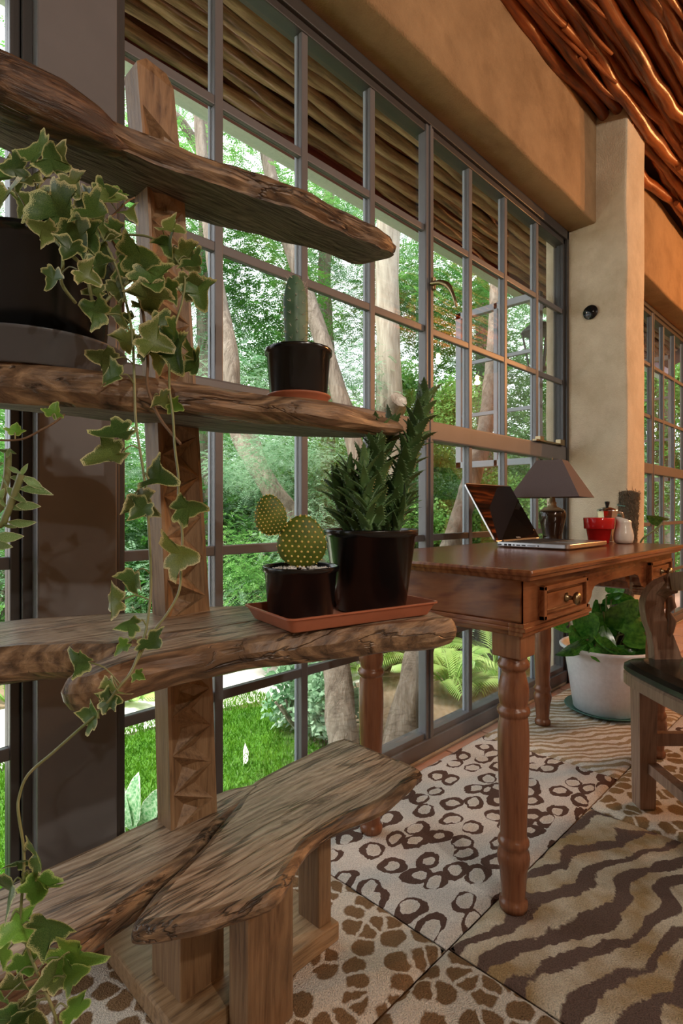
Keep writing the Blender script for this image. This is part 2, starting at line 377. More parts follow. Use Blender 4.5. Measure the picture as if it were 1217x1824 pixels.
# steel windows
ROWS = [.055, .42, .79, 1.15, 1.22, 1.56, 1.93, 2.285]
def window(name, x0, xs, x1, thick=()):
    w = empty(name); S('', w); pc = {}
    def bar(nm, a, b, m='steel_paint', bev=.003): return box(nm, a, b, m, w, bev)
    bar('sill_frame', (x0-.02, 1.195, .0), (x1+.02, 1.27, .055)); bar('sill_frame', (x0-.02, 1.21, .05), (x1+.02, 1.26, .075))
    bar('head_frame', (x0-.02, 1.195, 2.305), (x1+.02, 1.27, 2.36), 'steel_dark'); bar('head_frame', (x0-.02, 1.208, 2.28), (x1+.02, 1.262, 2.31), 'steel_dark')
    for xx, sgn in ((x0, 1), (x1, -1)):
        bar('jamb', (min(xx, xx-sgn*.03), 1.195, 0), (max(xx, xx-sgn*.03), 1.27, 2.36), 'steel_dark')
        bar('jamb', (min(xx, xx+sgn*.018), 1.208, 0), (max(xx, xx+sgn*.018), 1.245, 2.36), 'steel_dark')
    bar('transom', (x0, 1.20, 1.15), (x1, 1.255, 1.222), bev=.006)
    X = [x0+.018]+list(xs)+[x1-.018]
    hw = {x: (.024 if x in thick else .0125) for x in xs}
    for x in xs:
        if x in thick: bar('mullion', (x-.024, 1.203, .03), (x+.024, 1.240, 2.31), bev=.005); bar('mullion', (x-.006, 1.197, .03), (x+.006, 1.204, 2.31))
        else: bar('glazing_bar', (x-.0125, 1.212, .05), (x+.0125, 1.232, 2.29)); bar('skylit_strip', (x-.014, 1.2325, .05), (x+.014, 1.243, 2.29), 'steel_skylit', .002)  # pale strip added to draw the skylit line along each bar
    for z in (.42, .79, 1.56, 1.93):
        bar('glazing_bar', (x0, 1.214, z-.0125), (x1, 1.231, z+.0125))
    for i in range(len(X)-1):
        a = X[i]+hw.get(X[i], 0); b = X[i+1]-hw.get(X[i+1], 0)
        for j, (z0, z1) in enumerate(((.07, .4075), (.4325, .7775), (.8025, 1.15), (1.222, 1.5475), (1.5725, 1.9175), (1.9425, 2.29))):
            key = (round(b-a, 3), round(z1-z0, 3))
            if key not in pc:
                mb = MB(); mb.box((-(b-a)/2, -.002, -(z1-z0)/2), ((b-a)/2, .002, (z1-z0)/2)); pc[key] = mb.mesh('pane')
            link('pane', pc[key], 'glass', w, ((a+b)/2, 1.226, (z0+z1)/2))
    return w
win_left = window('window_1', -1.2, [-.86, -.55, -.26, .03], .335, (-.55,))
win = window('window_2', .526, [.79, 1.081, 1.38, 1.69, 1.984, 2.277, 2.588], 2.90, (1.69,))
win_far = window('window_3', 3.22, [3.52, 3.82, 4.12, 4.42, 4.72, 5.02, 5.32, 5.62, 5.92, 6.2, 6.5, 6.8], 7.1, (4.42, 5.92))
win['label'] = 'wide grey steel grid window behind the shelf and desk'
win_left['label'] = 'steel window at the left edge, beyond the grey post'
win_far['label'] = 'steel window beyond the plastered pier'
pil = box('trim_3', (.352, 1.165, -.02), (.508, 1.30, 2.6), 'steel_paint', None, .004); S('', pil); pil['label'] = 'broad grey steel post between two windows'
box('cover_strip', (.335-.43, -.03, -1.3), (.352-.43, .05, 1.3), 'steel_dark', pil, .002); box('cover_strip', (.508-.43, -.03, -1.3), (.53-.43, .05, 1.3), 'steel_dark', pil, .002)
for c_ in pil.children: c_.location -= Vector((0, 0, 0))
# casement leaves standing open outside
def casement(w, X, y0, y1, z0, z1, ry):
    L = empty('open_casement', (0, 0, 0)); L.parent = w; W = .018
    def b(nm, a, c): return box(nm, a, c, 'steel_skylit', L, .002)  # leaf colour carries the skylight, the paint itself is the window grey
    b('leaf_frame', (X-W, y0, z0), (X+W, y0+.035, z1)); b('leaf_frame', (X-W, y1-.035, z0), (X+W, y1, z1))
    b('leaf_frame', (X-W, y0, z0), (X+W, y1, z0+.035)); b('leaf_frame', (X-W, y0, z1-.035), (X+W, y1, z1))
    ym = (y0+y1)/2; b('glazing_bar', (X-W, ym-.011, z0), (X+W, ym+.011, z1))
    for k in (1, 2):
        zz = z0+(z1-z0)*k/3; b('glazing_bar', (X-.01, y0, zz-.01), (X+.01, y1, zz+.01))
    for a, c in ((y0+.035, ym-.011), (ym+.011, y1-.035)):
        for k in range(3):
            q = z0+(z1-z0)*k/3; box('pane', (X-.002, a, q+.03 if k == 0 else q+.01), (X+.002, c, q+(z1-z0)/3-.01), 'glass', L)
    return L
casement(win, 2.80, 1.29, 1.80, 1.135, 2.035, 0)
casement(win_far, 5.30, 1.29, 1.80, 1.135, 2.2, 0)
# handle hook and stay on the steel window
mb = MB(); hp = [at(768, 505, 2.04), at(785, 503, 2.02), at(797, 508, 2.01), at(805, 520, 2.0), at(811, 537, 1.99), at(813, 546, 1.99)]
Q, rr = smooth_curve_r(hp, [.008, .009, .011, .007, .006, .004]); mb.tube(Q, rr, 8)
mb.tube([at(771, 496, 2.05), at(771, 516, 2.05)], .012, 8); mb.build('window_handle', 'brass', win)
mb = MB(); mb.box((2.52, 1.185, 1.222), (2.84, 1.205, 1.23)); mb.box((2.55, 1.18, 1.222), (2.59, 1.205, 1.245)); mb.box((2.78, 1.18, 1.222), (2.83, 1.205, 1.25)); mb.build('window_stay', 'brass', win)

# ceiling of crooked poles, eaves outside
def pole_mesh(name, L, r, seed, segs=70, amp=.022):
    mb = MB(); P = []; rr = []
    for i in range(segs+1):
        x = L*i/segs; q = Vector((x*1.4, seed*3.1, 0)); q2 = Vector((x*5, seed*1.7, 4))
        P.append((x, mn.noise(q)*amp*1.5+mn.noise(q2)*amp*.5, mn.noise(q+Vector((0, 9, 0)))*amp*.6+mn.noise(q2+Vector((0, 5, 0)))*amp*.25))
        k = abs(mn.noise(Vector((x*2.2, seed, 8))))
        rr.append(r*(1+.20*mn.noise(Vector((x*2.5, seed, 2)))+.22*max(0, k-.35)*3))
    mb.tube(P, rr, 12, 0, True, .16, seed*5)
    return mb.mesh(name)
CZ = 2.832
deck = box('ceiling', (-2.6, -4.1, 2.93), (7.6, 1.42, 3.0), 'ceiling_deck'); S('', deck)
pms = [pole_mesh('pole', 6.6, .0245, s_, 120, .030) for s_ in range(12)]
k = 0; y = 1.05
dl = deck.location
while y > -1.2:
    o = link('pole', pms[k % 12], 'ceiling_pole', deck); o.location = Vector((.4+R.uniform(-.2, .2)-k//12*.37, y+.05, 2.862+R.uniform(-.006, .010)))-dl
    o.rotation_euler = (R.uniform(0, 6), 0, math.radians(-2.2+R.uniform(-.8, .8))); o.scale = (1, 1, 1) if k % 3 else (1, 1.15, 1.15)
    y -= .0435; k += 1
for i in range(22):
    o = link('pole', pms[(i*5+3) % 12], 'ceiling_pole', deck); o.location = Vector((.2, 1.075-i*.0435, 2.896))-dl; o.rotation_euler = (i*1.7, 0, math.radians(-2.0))
mb = MB()
for i in range(26):        # forked side shoots between the poles
    x = R.uniform(1.8, 4.6); yy = R.uniform(.3, .98); P = [(x+t*.45, yy+math.sin(t*3)*.012-t*.05, 2.835+.01*math.sin(t*5+i)) for t in [j/8 for j in range(9)]]
    mb.tube([Vector(p)-dl for p in P], [.017-.011*j/8 for j in range(9)], 8, 0, True, .3, i)
mb.build('forked_shoots', 'ceiling_pole', deck)['kind'] = 'stuff'
# eaves roof
ev = box('roof_eaves', (-2.6, 1.40, 2.9), (7.6, 1.42, 2.93), 'ceiling_deck'); S('', ev); el = ev.location
mb = MB(); mb.add([(-2.6, 1.3, 2.86), (7.6, 1.3, 2.86), (7.6, 1.98, 2.58), (-2.6, 1.98, 2.58), (-2.6, 1.3, 2.90), (7.6, 1.3, 2.90), (7.6, 1.98, 2.62), (-2.6, 1.98, 2.62)],
   [(0,3,2,1),(4,5,6,7),(0,1,5,4),(2,3,7,6),(0,4,7,3),(1,2,6,5)], 0, False)
o = mb.build('roof_deck', 'ceiling_deck', ev); o.location = -el
epm = [pole_mesh('eave_pole', 8.0, .0255, 40+s_, 140, .018) for s_ in range(6)]
for i in range(12):
    yy = 1.315+i*.050; zz = 2.790-(yy-1.3)*.41
    o = link('eave_pole', epm[i % 6], 'eave_pole', ev, Vector((-.7-(i//6)*.45, yy, zz))-el); o.rotation_euler = (i*1.3, 0, R.uniform(-.002, .002))
box('fascia', (-2.6-el.x, 1.895-el.y, 2.475-el.z), (7.6-el.x, 1.915-el.y, 2.60-el.z), 'fascia_red', ev)
box('gutter', (-2.6-el.x, 1.916-el.y, 2.485-el.z), (7.6-el.x, 2.0-el.y, 2.585-el.z), 'gutter_white', ev, .01)

# ------------------------------------------------------------------ rug of square animal-print panels
rug = empty('patchwork_rug', (0, 0, 0)); tag(rug, 'patchwork rug of animal-print panels under desk and shelf', 'rug')
def panel(x0, y0, x1, y1, mat, label):
    st = .0125; nx = int((x1-x0)/st); ny = int((y1-y0)/st); mb = MB(); g = .002
    cx, cy = (x0+x1)/2, (y0+y1)/2; vs = []
    for j in range(ny+1):
        for i in range(nx+1):
            e = min(i, nx-i, j, ny-j); x = x0+g+(x1-x0-2*g)*i/nx; y = y0+g+(y1-y0-2*g)*j/ny
            z = .0125 if e > 1 else (.0105 if e == 1 else .003)
            if e: z += .0022*mn.noise(Vector((x*60, y*60, 0)))
            else: x += .002*mn.noise(Vector((x*50, y*50, 3))); y += .002*mn.noise(Vector((x*50, y*50, 7)))
            vs.append((x-cx, y-cy, z))
    k = nx+1; mb.add(vs, [(j*k+i, j*k+i+1, (j+1)*k+i+1, (j+1)*k+i) for j in range(ny) for i in range(nx)])
    mb.box((x0-cx+.003, y0-cy+.003, .0), (x1-cx-.003, y1-cy-.003, .003))
    o = mb.build('rug_panel', mat, rug, (cx, cy, .0005)); o['label'] = label
panel(-.35, .636, .95, 1.14, 'rug_spotted', 'brown spotted panel under the shelf')
panel(.95, .636, 1.95, 1.14, 'rug_leopard', 'cream panel with dark leopard rosettes')
panel(1.95, .636, 2.78, 1.14, 'rug_zebra', 'cream panel with tan zebra stripes')
panel(-.35, .12, .957, .636, 'rug_spotted', 'brown spotted panel in front of the shelf')
panel(.957, .12, 1.70, .636, 'rug_tiger', 'tan panel with dark tiger stripes')
panel(1.70, .12, 2.45, .636, 'rug_giraffe', 'cream panel with tan giraffe spots')
panel(2.45, .12, 3.05, .636, 'rug_leopard', 'leopard panel beyond the chair')
panel(-.35, -.4, .6, .12, 'rug_tiger', 'tiger panel nearest the viewer'); panel(.6, -.4, 1.5, .12, 'rug_zebra', 'zebra panel nearest the viewer'); panel(1.5, -.4, 2.45, .12, 'rug_leopard', 'leopard panel under the chair')
RZ = .0145

# ------------------------------------------------------------------ rustic shelf
shelf = empty('plank_shelf', (.53, .915, 0)); tag(shelf, 'tall rustic plank shelf on one carved post beside the window', 'shelf')
SL = shelf.location
def slab_mesh(mb, out, n=7, rough=.004, seed=0, inset_top=.004, inset_bot=.02, backlift=0, yb=1):
    """out: closed loop (x, y, ztop, zbottom); live edge bulges between top and underside"""
    P = catmull([Vector((p[0], p[1], 0)) for p in out], n, True); k = len(P)
    idx = np.linspace(0, len(out), k, endpoint=False)
    zt = [float(np.interp(i, range(len(out)+1), [p[2] for p in out]+[out[0][2]])) for i in idx]
    zb = [float(np.interp(i, range(len(out)+1), [p[3] for p in out]+[out[0][3]])) for i in idx]
    ar = sum(P[i].x*P[(i+1) % k].y-P[(i+1) % k].x*P[i].y for i in range(k)); sg = 1 if ar > 0 else -1
    nr = []
    for i in range(k):
        d = (P[(i+1) % k]-P[i-1]).normalized(); nr.append(Vector((d.y, -d.x, 0))*sg)
    prof = [(-.012, 1.0, 0), (-inset_top, .985, 1), (.002, .85, 1), (.006, .6, 1), (.004, .35, 1), (-.004, .12, 1), (-inset_bot, 0, 2)]
    base = len(mb.v); rings = []
    for (off, t, m) in prof:
        ring = []
        for i in range(k):
            q = Vector((P[i].x*9+seed, P[i].y*9, t*1.3)); nz = mn.noise(q)*rough*2.2+mn.noise(q*3.1)*rough
            if t in (1.0,): nz *= .3
            p = P[i]+nr[i]*(off+nz); z = zb[i]+(zt[i]-zb[i])*t + (mn.noise(q*1.7+Vector((3, 3, 3)))*rough*.6)
            ring.append(Vector((p.x, p.y, z)))
        rings.append(ring)
    for a in range(len(rings)-1):
        vs = rings[a]+rings[a+1]; fs = [(i, (i+1) % k, k+(i+1) % k, k+i) for i in range(k)]
        if sg > 0: fs = [f[::-1] for f in fs]
        mb.add([v-SL for v in vs], fs, 1 if a < len(rings)-2 else 1)
    for ring, up, m in ((rings[0], True, 0), (rings[-1], False, 2)):
        bm = bmesh.new(); vv = [bm.verts.new(v-SL) for v in ring]; f = bm.faces.new(vv if (sg > 0) == up else vv[::-1])
        bmesh.ops.triangulate(bm, faces=[f]); bm.verts.index_update()
        mb.add([v.co.copy() for v in bm.verts], [[v.index for v in q.verts] for q in bm.faces], m, False); bm.free()
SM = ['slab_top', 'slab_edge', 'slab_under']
# lowest plank: two lobes split by the grown crack
mb = MB(); T4 = .332; B4 = .282
slab_mesh(mb, [(.0, .77, T4, B4), (.187, .753, T4, B4), (.286, .768, T4, B4), (.40, .795, T4, B4), (.458, .812, T4, B4), (.50, .832, T4, B4), (.56, .862, T4, B4), (.64, .885, T4, B4), (.70, .92, T4, B4), (.60, .955, T4, B4), (.45, .955, T4, B4), (.245, .945, T4, B4), (.0, .95, T4, B4)], 8, .003, 1)
B4 = .300
slab_mesh(mb, [(.345, .735, T4-.004, B4-.002), (.352, .716, T4, B4), (.42, .675, T4, B4), (.495, .648, T4, B4), (.520, .648, T4, B4), (.56, .668, T4, B4), (.63, .702, T4, B4), (.713, .711, T4, B4), (.815, .695, T4, B4), (.91, .708, T4, B4), (.965, .722, T4, B4), (.982, .735, T4, B4), (.985, .84, T4, B4), (.985, .94, T4, B4), (.965, .958, T4, B4), (.86, .955, T4, B4), (.70, .935, T4, B4), (.60, .874, T4, B4), (.55, .848, T4, B4), (.505, .822, T4, B4), (.470, .805, T4, B4), (.43, .785, T4, B4), (.385, .758, T4, B4)], 8, .002, 2)
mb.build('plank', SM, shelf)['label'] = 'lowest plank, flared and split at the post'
B4 = .282
mb = MB(); T3 = .708; B3 = .655
slab_mesh(mb, [(-.25, .86, T3, B3), (.0, .87, T3, B3), (.2135, .86, T3, B3-.005), (.33, .77, T3, B3), (.39, .770, T3, B3), (.508, .762, T3, B3), (.62, .74, T3, B3), (.70, .76, T3, B3), (.68, .86, T3, B3), (.589, .93, T3, B3), (.47, .965, T3, B3), (.36, 1.03, T3, B3), (.26, 1.06, T3, B3), (.0, 1.07, T3, B3), (-.25, 1.07, T3, B3)], 8, .004, 3)
slab_mesh(mb, [(.243, .70, T3-.012, B3-.004), (.262, .665, T3-.006, B3-.004), (.32, .668, T3, B3), (.40, .672, T3, B3), (.488, .660, T3, B3), (.60, .62, T3, B3), (.72, .572, T3, B3), (.80, .538, T3, B3), (.838, .55, T3-.003, B3+.004), (.868, .66, T3, B3+.004), (.872, .745, T3, B3), (.78, .79, T3, B3), (.66, .79, T3, B3), (.56, .765, T3, B3), (.44, .757, T3, B3), (.33, .735, T3, B3)], 8, .004, 4)
mb.build('plank', SM, shelf)['label'] = 'third plank down, cracked, carrying the potted cacti'
# second plank
mb = MB(); Z2 = 1.024
fr = [onz(p, q, Z2) for p, q in ((-120, 706), (0, 715), (200, 727), (330, 738), (449, 752), (551, 757), (663, 773))]
out = [(p.x, p.y, z, Z2) for p, z in zip(fr, (1.078, 1.076, 1.072, 1.070, 1.068, 1.066, 1.060))]
out += [(.80, .64, 1.055, 1.032), (.83, .70, 1.055, 1.036), (.80, .77, 1.06, 1.036), (.70, .86, 1.064, 1.04), (.60, .95, 1.066, 1.046), (.45, .965, 1.07, 1.048), (.25, .975, 1.072, 1.048), (.0, .98, 1.074, 1.048)]
slab_mesh(mb, out, 8, .0045, 5, .004, .012); mb.build('plank', SM, shelf)['label'] = 'second plank down, polished live edge facing the room'
# top plank
mb = MB(); Z1 = 1.44
fr = [onz(p, q, Z1) for p, q in ((-110, 130), (0, 171), (141, 227), (263, 283), (400, 332), (482, 359), (558, 382), (630, 424), (686, 441))]
zt = [1.478, 1.478, 1.476, 1.480, 1.487, 1.487, 1.487, 1.485, 1.478]
out = [(p.x, p.y, z, Z1) for p, z in zip(fr, zt)]
out += [(.955, .775, 1.475, 1.455), (.935, .835, 1.478, 1.45), (.89, .855, 1.483, Z1), (.752, .872, 1.487, Z1), (.593, .925, 1.487, Z1), (.42, .962, 1.487, Z1), (.231, .955, 1.478, Z1), (.05, .95, 1.478, Z1)]
slab_mesh(mb, out, 8, .005, 6, .012, .004)
mb.build('plank', SM, shelf)['label'] = 'top plank, grey underside and reddish live edge'
mb = MB(); mb.tube([Vector(p)-SL for p in ((.12, .865, 1.478), (.17, .86, 1.478), (.22, .848, 1.466), (.28, .842, 1.462), (.33, .842, 1.458), (.385, .846, 1.456))], [.026, .036, .040, .036, .030, .016], 14, 0, True, .3, 3)
mb.build('burl', 'burl_wood', shelf)['label'] = 'swollen dark burl at the left end of the top plank'

# carved post: chip-carved triangles cut into the front face
def carved(z0, z1, xl0, xr0, xl1, xr1, yf, yb, ncell, name):
    def X(u, z): t = (z-z0)/(z1-z0); return (xl0+(xl1-xl0)*t)*(1-u)+(xr0+(xr1-xr0)*t)*u
    def V(u, v, d=0): z = z0+(z1-z0)*v; return Vector((X(u, z), yf+d, z))-SL
    mb = MB(); D = .021; a = .07; b = .93
    def tri(*p):
        mb.add(p, [tuple(range(len(p)))], 0, False)
    for i in range(ncell):
        v0, v1, vm = i/ncell, (i+1)/ncell, (i+.5)/ncell; q = 1/ncell
        L0, L1, Rm = V(a, v0), V(a, v1), V(b, vm); C = V(.40, vm, D); E0 = V(.62, v0, D*.75 if i else 0); E1 = V(.62, v1, D*.75 if i < ncell-1 else 0)
        tri(L1, L0, C); tri(L0, Rm, V(.62, vm-.14*q, D*.35), C); tri(Rm, L1, C, V(.62, vm+.10*q, D*.25)) 
        tri(V(.62, vm-.14*q, D*.35), Rm, V(.62, vm+.10*q, D*.25), C)
        R0, R1 = V(b, v0), V(b, v1)
        tri(L0, E0, Rm); tri(E0, R0, Rm); tri(L1, Rm, E1); tri(E1, Rm, R1)
        tri(V(0, v0), L0, L1, V(0, v1)); tri(R0, V(1, v0), V(1, v1), R1, Rm)
    bl, br = (V(0, 0), V(1, 0)); tl, tr = (V(0, 1), V(1, 1)); dy = Vector((0, yb-yf, 0))
    tri(bl, tl, tl+dy, bl+dy); tri(br+dy, tr+dy, tr, br); tri(bl+dy, tl+dy, tr+dy, br+dy); tri(tl, tr, tr+dy, tl+dy); tri(bl, bl+dy, br+dy, br)
    return mb.build(name, 'post_wood', shelf)
def pleft(z): return float(np.interp(z, [.33, .708, 1.44, 1.66], [.484, .474, .441, .419]))
def pright(z): return float(np.interp(z, [.33, .708, 1.44, 1.66], [.578, .562, .511, .486]))
def seg(z0, z1, n): return carved(z0, z1, pleft(z0), pright(z0), pleft(z1), pright(z1), .893, .941, n, 'post')
seg(.325, .668, 5)['label'] = 'carved post between the two lowest planks'; seg(.70, 1.062, 5)['label'] = 'carved post under the second plank'
seg(1.06, 1.455, 6)['label'] = 'carved post behind the ivy'; seg(1.495, 1.575, 1)['label'] = 'carved post above the top plank'
mb = MB(); z0, z1, z2 = 1.575, 1.63, 1.662
a0, b0, a1, b1 = pleft(z0), pright(z0), pleft(z1), pright(z1)
V8 = [(a0, .893, z0), (b0, .893, z0), (b0, .941, z0), (a0, .941, z0), (a1, .893, z1+.012), (b1, .893, z1), (b1, .941, z1), (a1, .941, z1+.01), (a1+.02, .90, z2), (b1-.01, .90, z2-.006), (b1-.01, .935, z2-.006), (a1+.02, .935, z2)]
mb.add([Vector(v)-SL for v in V8], [(0,1,5,4),(1,2,6,5),(2,3,7,6),(3,0,4,7),(4,5,9,8),(5,6,10,9),(6,7,11,10),(7,4,8,11),(8,9,10,11),(3,2,1,0)], 0, False)
mb.build('post_cap', 'post_wood', shelf)
# lower block with carved grooves, legs and base board
box('foot_block', (.4834-SL.x, .86-SL.y, RZ), (.5716-SL.x, .964-SL.y, .285), 'leg_wood', shelf, .004)['label'] = 'thick grooved lower end of the post'
mb = MB()
for i in range(6): mb.box((.490-SL.x+i*.0135, .856-SL.y, .195), (.4995-SL.x+i*.0135, .861-SL.y, .262), 0, .001)
mb.box((.484-SL.x, .853-SL.y, .168), (.571-SL.x, .861-SL.y, .186), 0, .003); mb.build('carved_slats', 'post_wood', shelf)
box('leg', (.533-SL.x, .735-SL.y, RZ), (.630-SL.x, .79-SL.y, .285), 'leg_wood', shelf, .005)['label'] = 'near wide leg under the lowest plank'
box('leg', (.765-SL.x, .815-SL.y, .05), (.80-SL.x, .88-SL.y, .285), 'leg_wood', shelf, .004)['label'] = 'far narrow leg standing on the base board'
box('base_board', (.452-SL.x, .80-SL.y, RZ), (.808-SL.x, 1.10-SL.y, .052), 'base_wood', shelf, .004)

# ------------------------------------------------------------------ leaves
def make_leaf(name, outline, fold=.15, curl=.12, inner=.72, seed=0):
    """outline: half-plane points round the leaf, base at origin, tip along +Y, unit length"""
    mb = MB(); n = len(outline); cy = .42; edge = []
    def z(x, y): return abs(x)*fold-curl*(y-.3)**2+.03*mn.noise(Vector((x*5+seed, y*5, seed)))
    vs = [(x, y, z(x, y)) for x, y in outline]; edge += [1.0]*n
    vi = [(x*inner, cy+(y-cy)*inner, z(x*inner, cy+(y-cy)*inner)) for x, y in outline]; edge += [.12]*n
    vs += vi+[(0, cy, z(0, cy))]; edge.append(0.0)
    mb.add(vs, [(i, (i+1) % n, n+(i+1) % n, n+i) for i in range(n)]+[(n+i, n+(i+1) % n, 2*n) for i in range(n)])
    mb.edge = edge; return mb.mesh(name)
IV = [(.02, .02), (.14, -.10), (.30, -.12), (.38, .02), (.52, .10), (.66, .24), (.50, .32), (.34, .38), (.30, .50), (.20, .76), (0, 1.0)]
IVO = IV+[(-x, y) for x, y in IV[-2::-1]]
IVO = [(p.x, p.y) for p in catmull([Vector((x, y, 0)) for x, y in IVO], 2, True)]
ivy_me = [make_leaf('leaf', [(x*(1+.1*math.sin(i*1.7+s_)), y*(1+.06*math.cos(i*2.3+s_))) for i, (x, y) in enumerate(IVO)], .25+.15*(s_ % 3), .45*(s_ % 4-1.0), .66, s_) for s_ in range(7)]
for q_, m_ in enumerate(ivy_me[:5]): m_.materials.append(M['ivy_leaf_olive' if q_ in (1, 3) else 'ivy_leaf'])
for m_ in ivy_me[5:]: m_.materials.append(M['ivy_leaf_bright'])
CAMR = Vector((sa, -ca, 0)); CAMF = Vector((ca, sa, 0)); UP = Vector((0, 0, 1))
def put_leaf(me, name, parent, p, size, ang, tilt=0, roll=0, pl=Vector((0, 0, 0))):
    """ang: direction of the tip seen from the room (0 right, 90 down)"""
    a = math.radians(ang); yd = (CAMR*math.cos(a)-UP*math.sin(a)); n = -CAMF
    yd = (yd*math.cos(tilt)+n*math.sin(tilt)).normalized(); xd = yd.cross(n).normalized(); zd = xd.cross(yd)
    xr = xd*math.cos(roll)+zd*math.sin(roll); zr = xr.cross(yd)
    m = Matrix((xr, yd, zr)).transposed().to_4x4(); m.translation = p-pl; 
    o = link(name, me, 'ivy_leaf', parent); o.matrix_local = m @ Matrix.Scale(size, 4); return o

# ------------------------------------------------------------------ pots
def pot(name, parent, loc, rt, rb, h, mat, lip=.012, lipout=.004, wall=.0025, n=56):
    mb = MB(); mb.lathe([(rb*.96, 0), (rb, .003), (rt-lipout, h-lip), (rt, h-lip+.001), (rt+.0008, h-.0015), (rt, h), (rt-wall, h-.001), (rt-wall-lipout, h-lip), (rt-wall-lipout-.001, h-.03), (0.0, h-.03)], n)
    return mb.build(name, mat, parent, loc)
def saucer(name, loc, r, h, mat):
    mb = MB(); mb.lathe([(r*.84, 0), (r*.86, .002), (r-.002, h-.004), (r+.001, h-.002), (r, h), (r-.003, h), (r*.84, .005), (0, .005)], 56); return mb.build(name, mat, None, loc)
# ivy pot on the second plank
PC = Vector((.25, .835, 1.0725))
tag(saucer('saucer', PC, .117, .040, 'grey_plastic'), 'wide grey saucer under the ivy pot on the second plank', 'saucer')
ivy = empty('potted_ivy', PC+Vector((0, 0, .006))); tag(ivy, 'variegated trailing ivy in a black pot on the second plank', 'plant'); IL = ivy.location
pot('pot', ivy, (0, 0, 0), .102, .088, .165, 'black_plastic', .02, .005)
mb = MB(); mb.lathe([(.0, .150), (.096, .146)], 40, cap=False); mb.build('soil', 'soil', ivy)
def vine(P, r=.0016, mat='stem_green'):
    W = [at(*p) for p in P]; Q, rr = smooth_curve_r(W, [r]*len(W), 5); mb = MB()
    mb.tube([q-IL for q in Q], rr, 6); mb.build('vine', mat, ivy); return Q
V1 = [(170, 400, .70), (205, 470, .69), (225, 540, .70), (236, 600, .69), (240, 700, .68), (243, 760, .675), (255, 840, .67), (262, 900, .665), (268, 1000, .66), (268, 1060, .65), (262, 1110, .64), (255, 1140, .63), (235, 1195, .61), (215, 1220, .60), (180, 1265, .595), (140, 1300, .59), (95, 1340, .59), (50, 1380, .585), (34, 1420, .585), (33, 1450, .58), (42, 1510, .58), (42, 1560, .575), (37, 1640, .57), (50, 1690, .57), (70, 1740, .565), (95, 1800, .56), (110, 1850, .56)]
V2 = [(150, 420, .74), (215, 418, .74), (265, 422, .74), (300, 445, .735), (328, 490, .73), (325, 535, .72), (312, 580, .71), (303, 630, .70), (302, 690, .68), (308, 740, .675), (312, 800, .67), (318, 850, .67), (318, 900, .67), (325, 950, .67), (323, 1000, .665), (320, 1050, .655), (300, 1090, .645), (270, 1130, .635), (245, 1175, .62), (225, 1210, .61), (200, 1238, .60)]
V3 = [(200, 430, .72), (235, 490, .71), (255, 560, .71), (263, 640, .70), (263, 690, .69), (285, 745, .68), (322, 791, .67)]
V4 = [(60, 390, .70), (110, 440, .66), (150, 480, .67), (170, 550, .69), (195, 530, .70), (240, 495, .72), (285, 480, .73)]
V5 = [(-40, 780, .66), (0, 784, .66), (40, 782, .66), (75, 765, .66), (98, 752, .665), (115, 738, .67)]
V6 = [(40, 390, .68), (70, 330, .68), (95, 300, .69), (90, 275, .69)]
V7 = [(110, 420, .68), (112, 470, .66), (110, 505, .66), (135, 540, .68)]
V8 = [(180, 400, .72), (205, 380, .74), (225, 360, .76), (240, 352, .77)]
for i, (v_, r_, m_) in enumerate(((V1, .0016, 'stem_green'), (V2, .0015, 'stem_green'), (V3, .0018, 'stem_brown'), (V4, .0022, 'stem_green'), (V5, .0013, 'stem_brown'), (V6, .0015, 'stem_green'), (V7, .002, 'stem_green'), (V8, .0014, 'stem_brown'))): vine(v_, r_, m_)
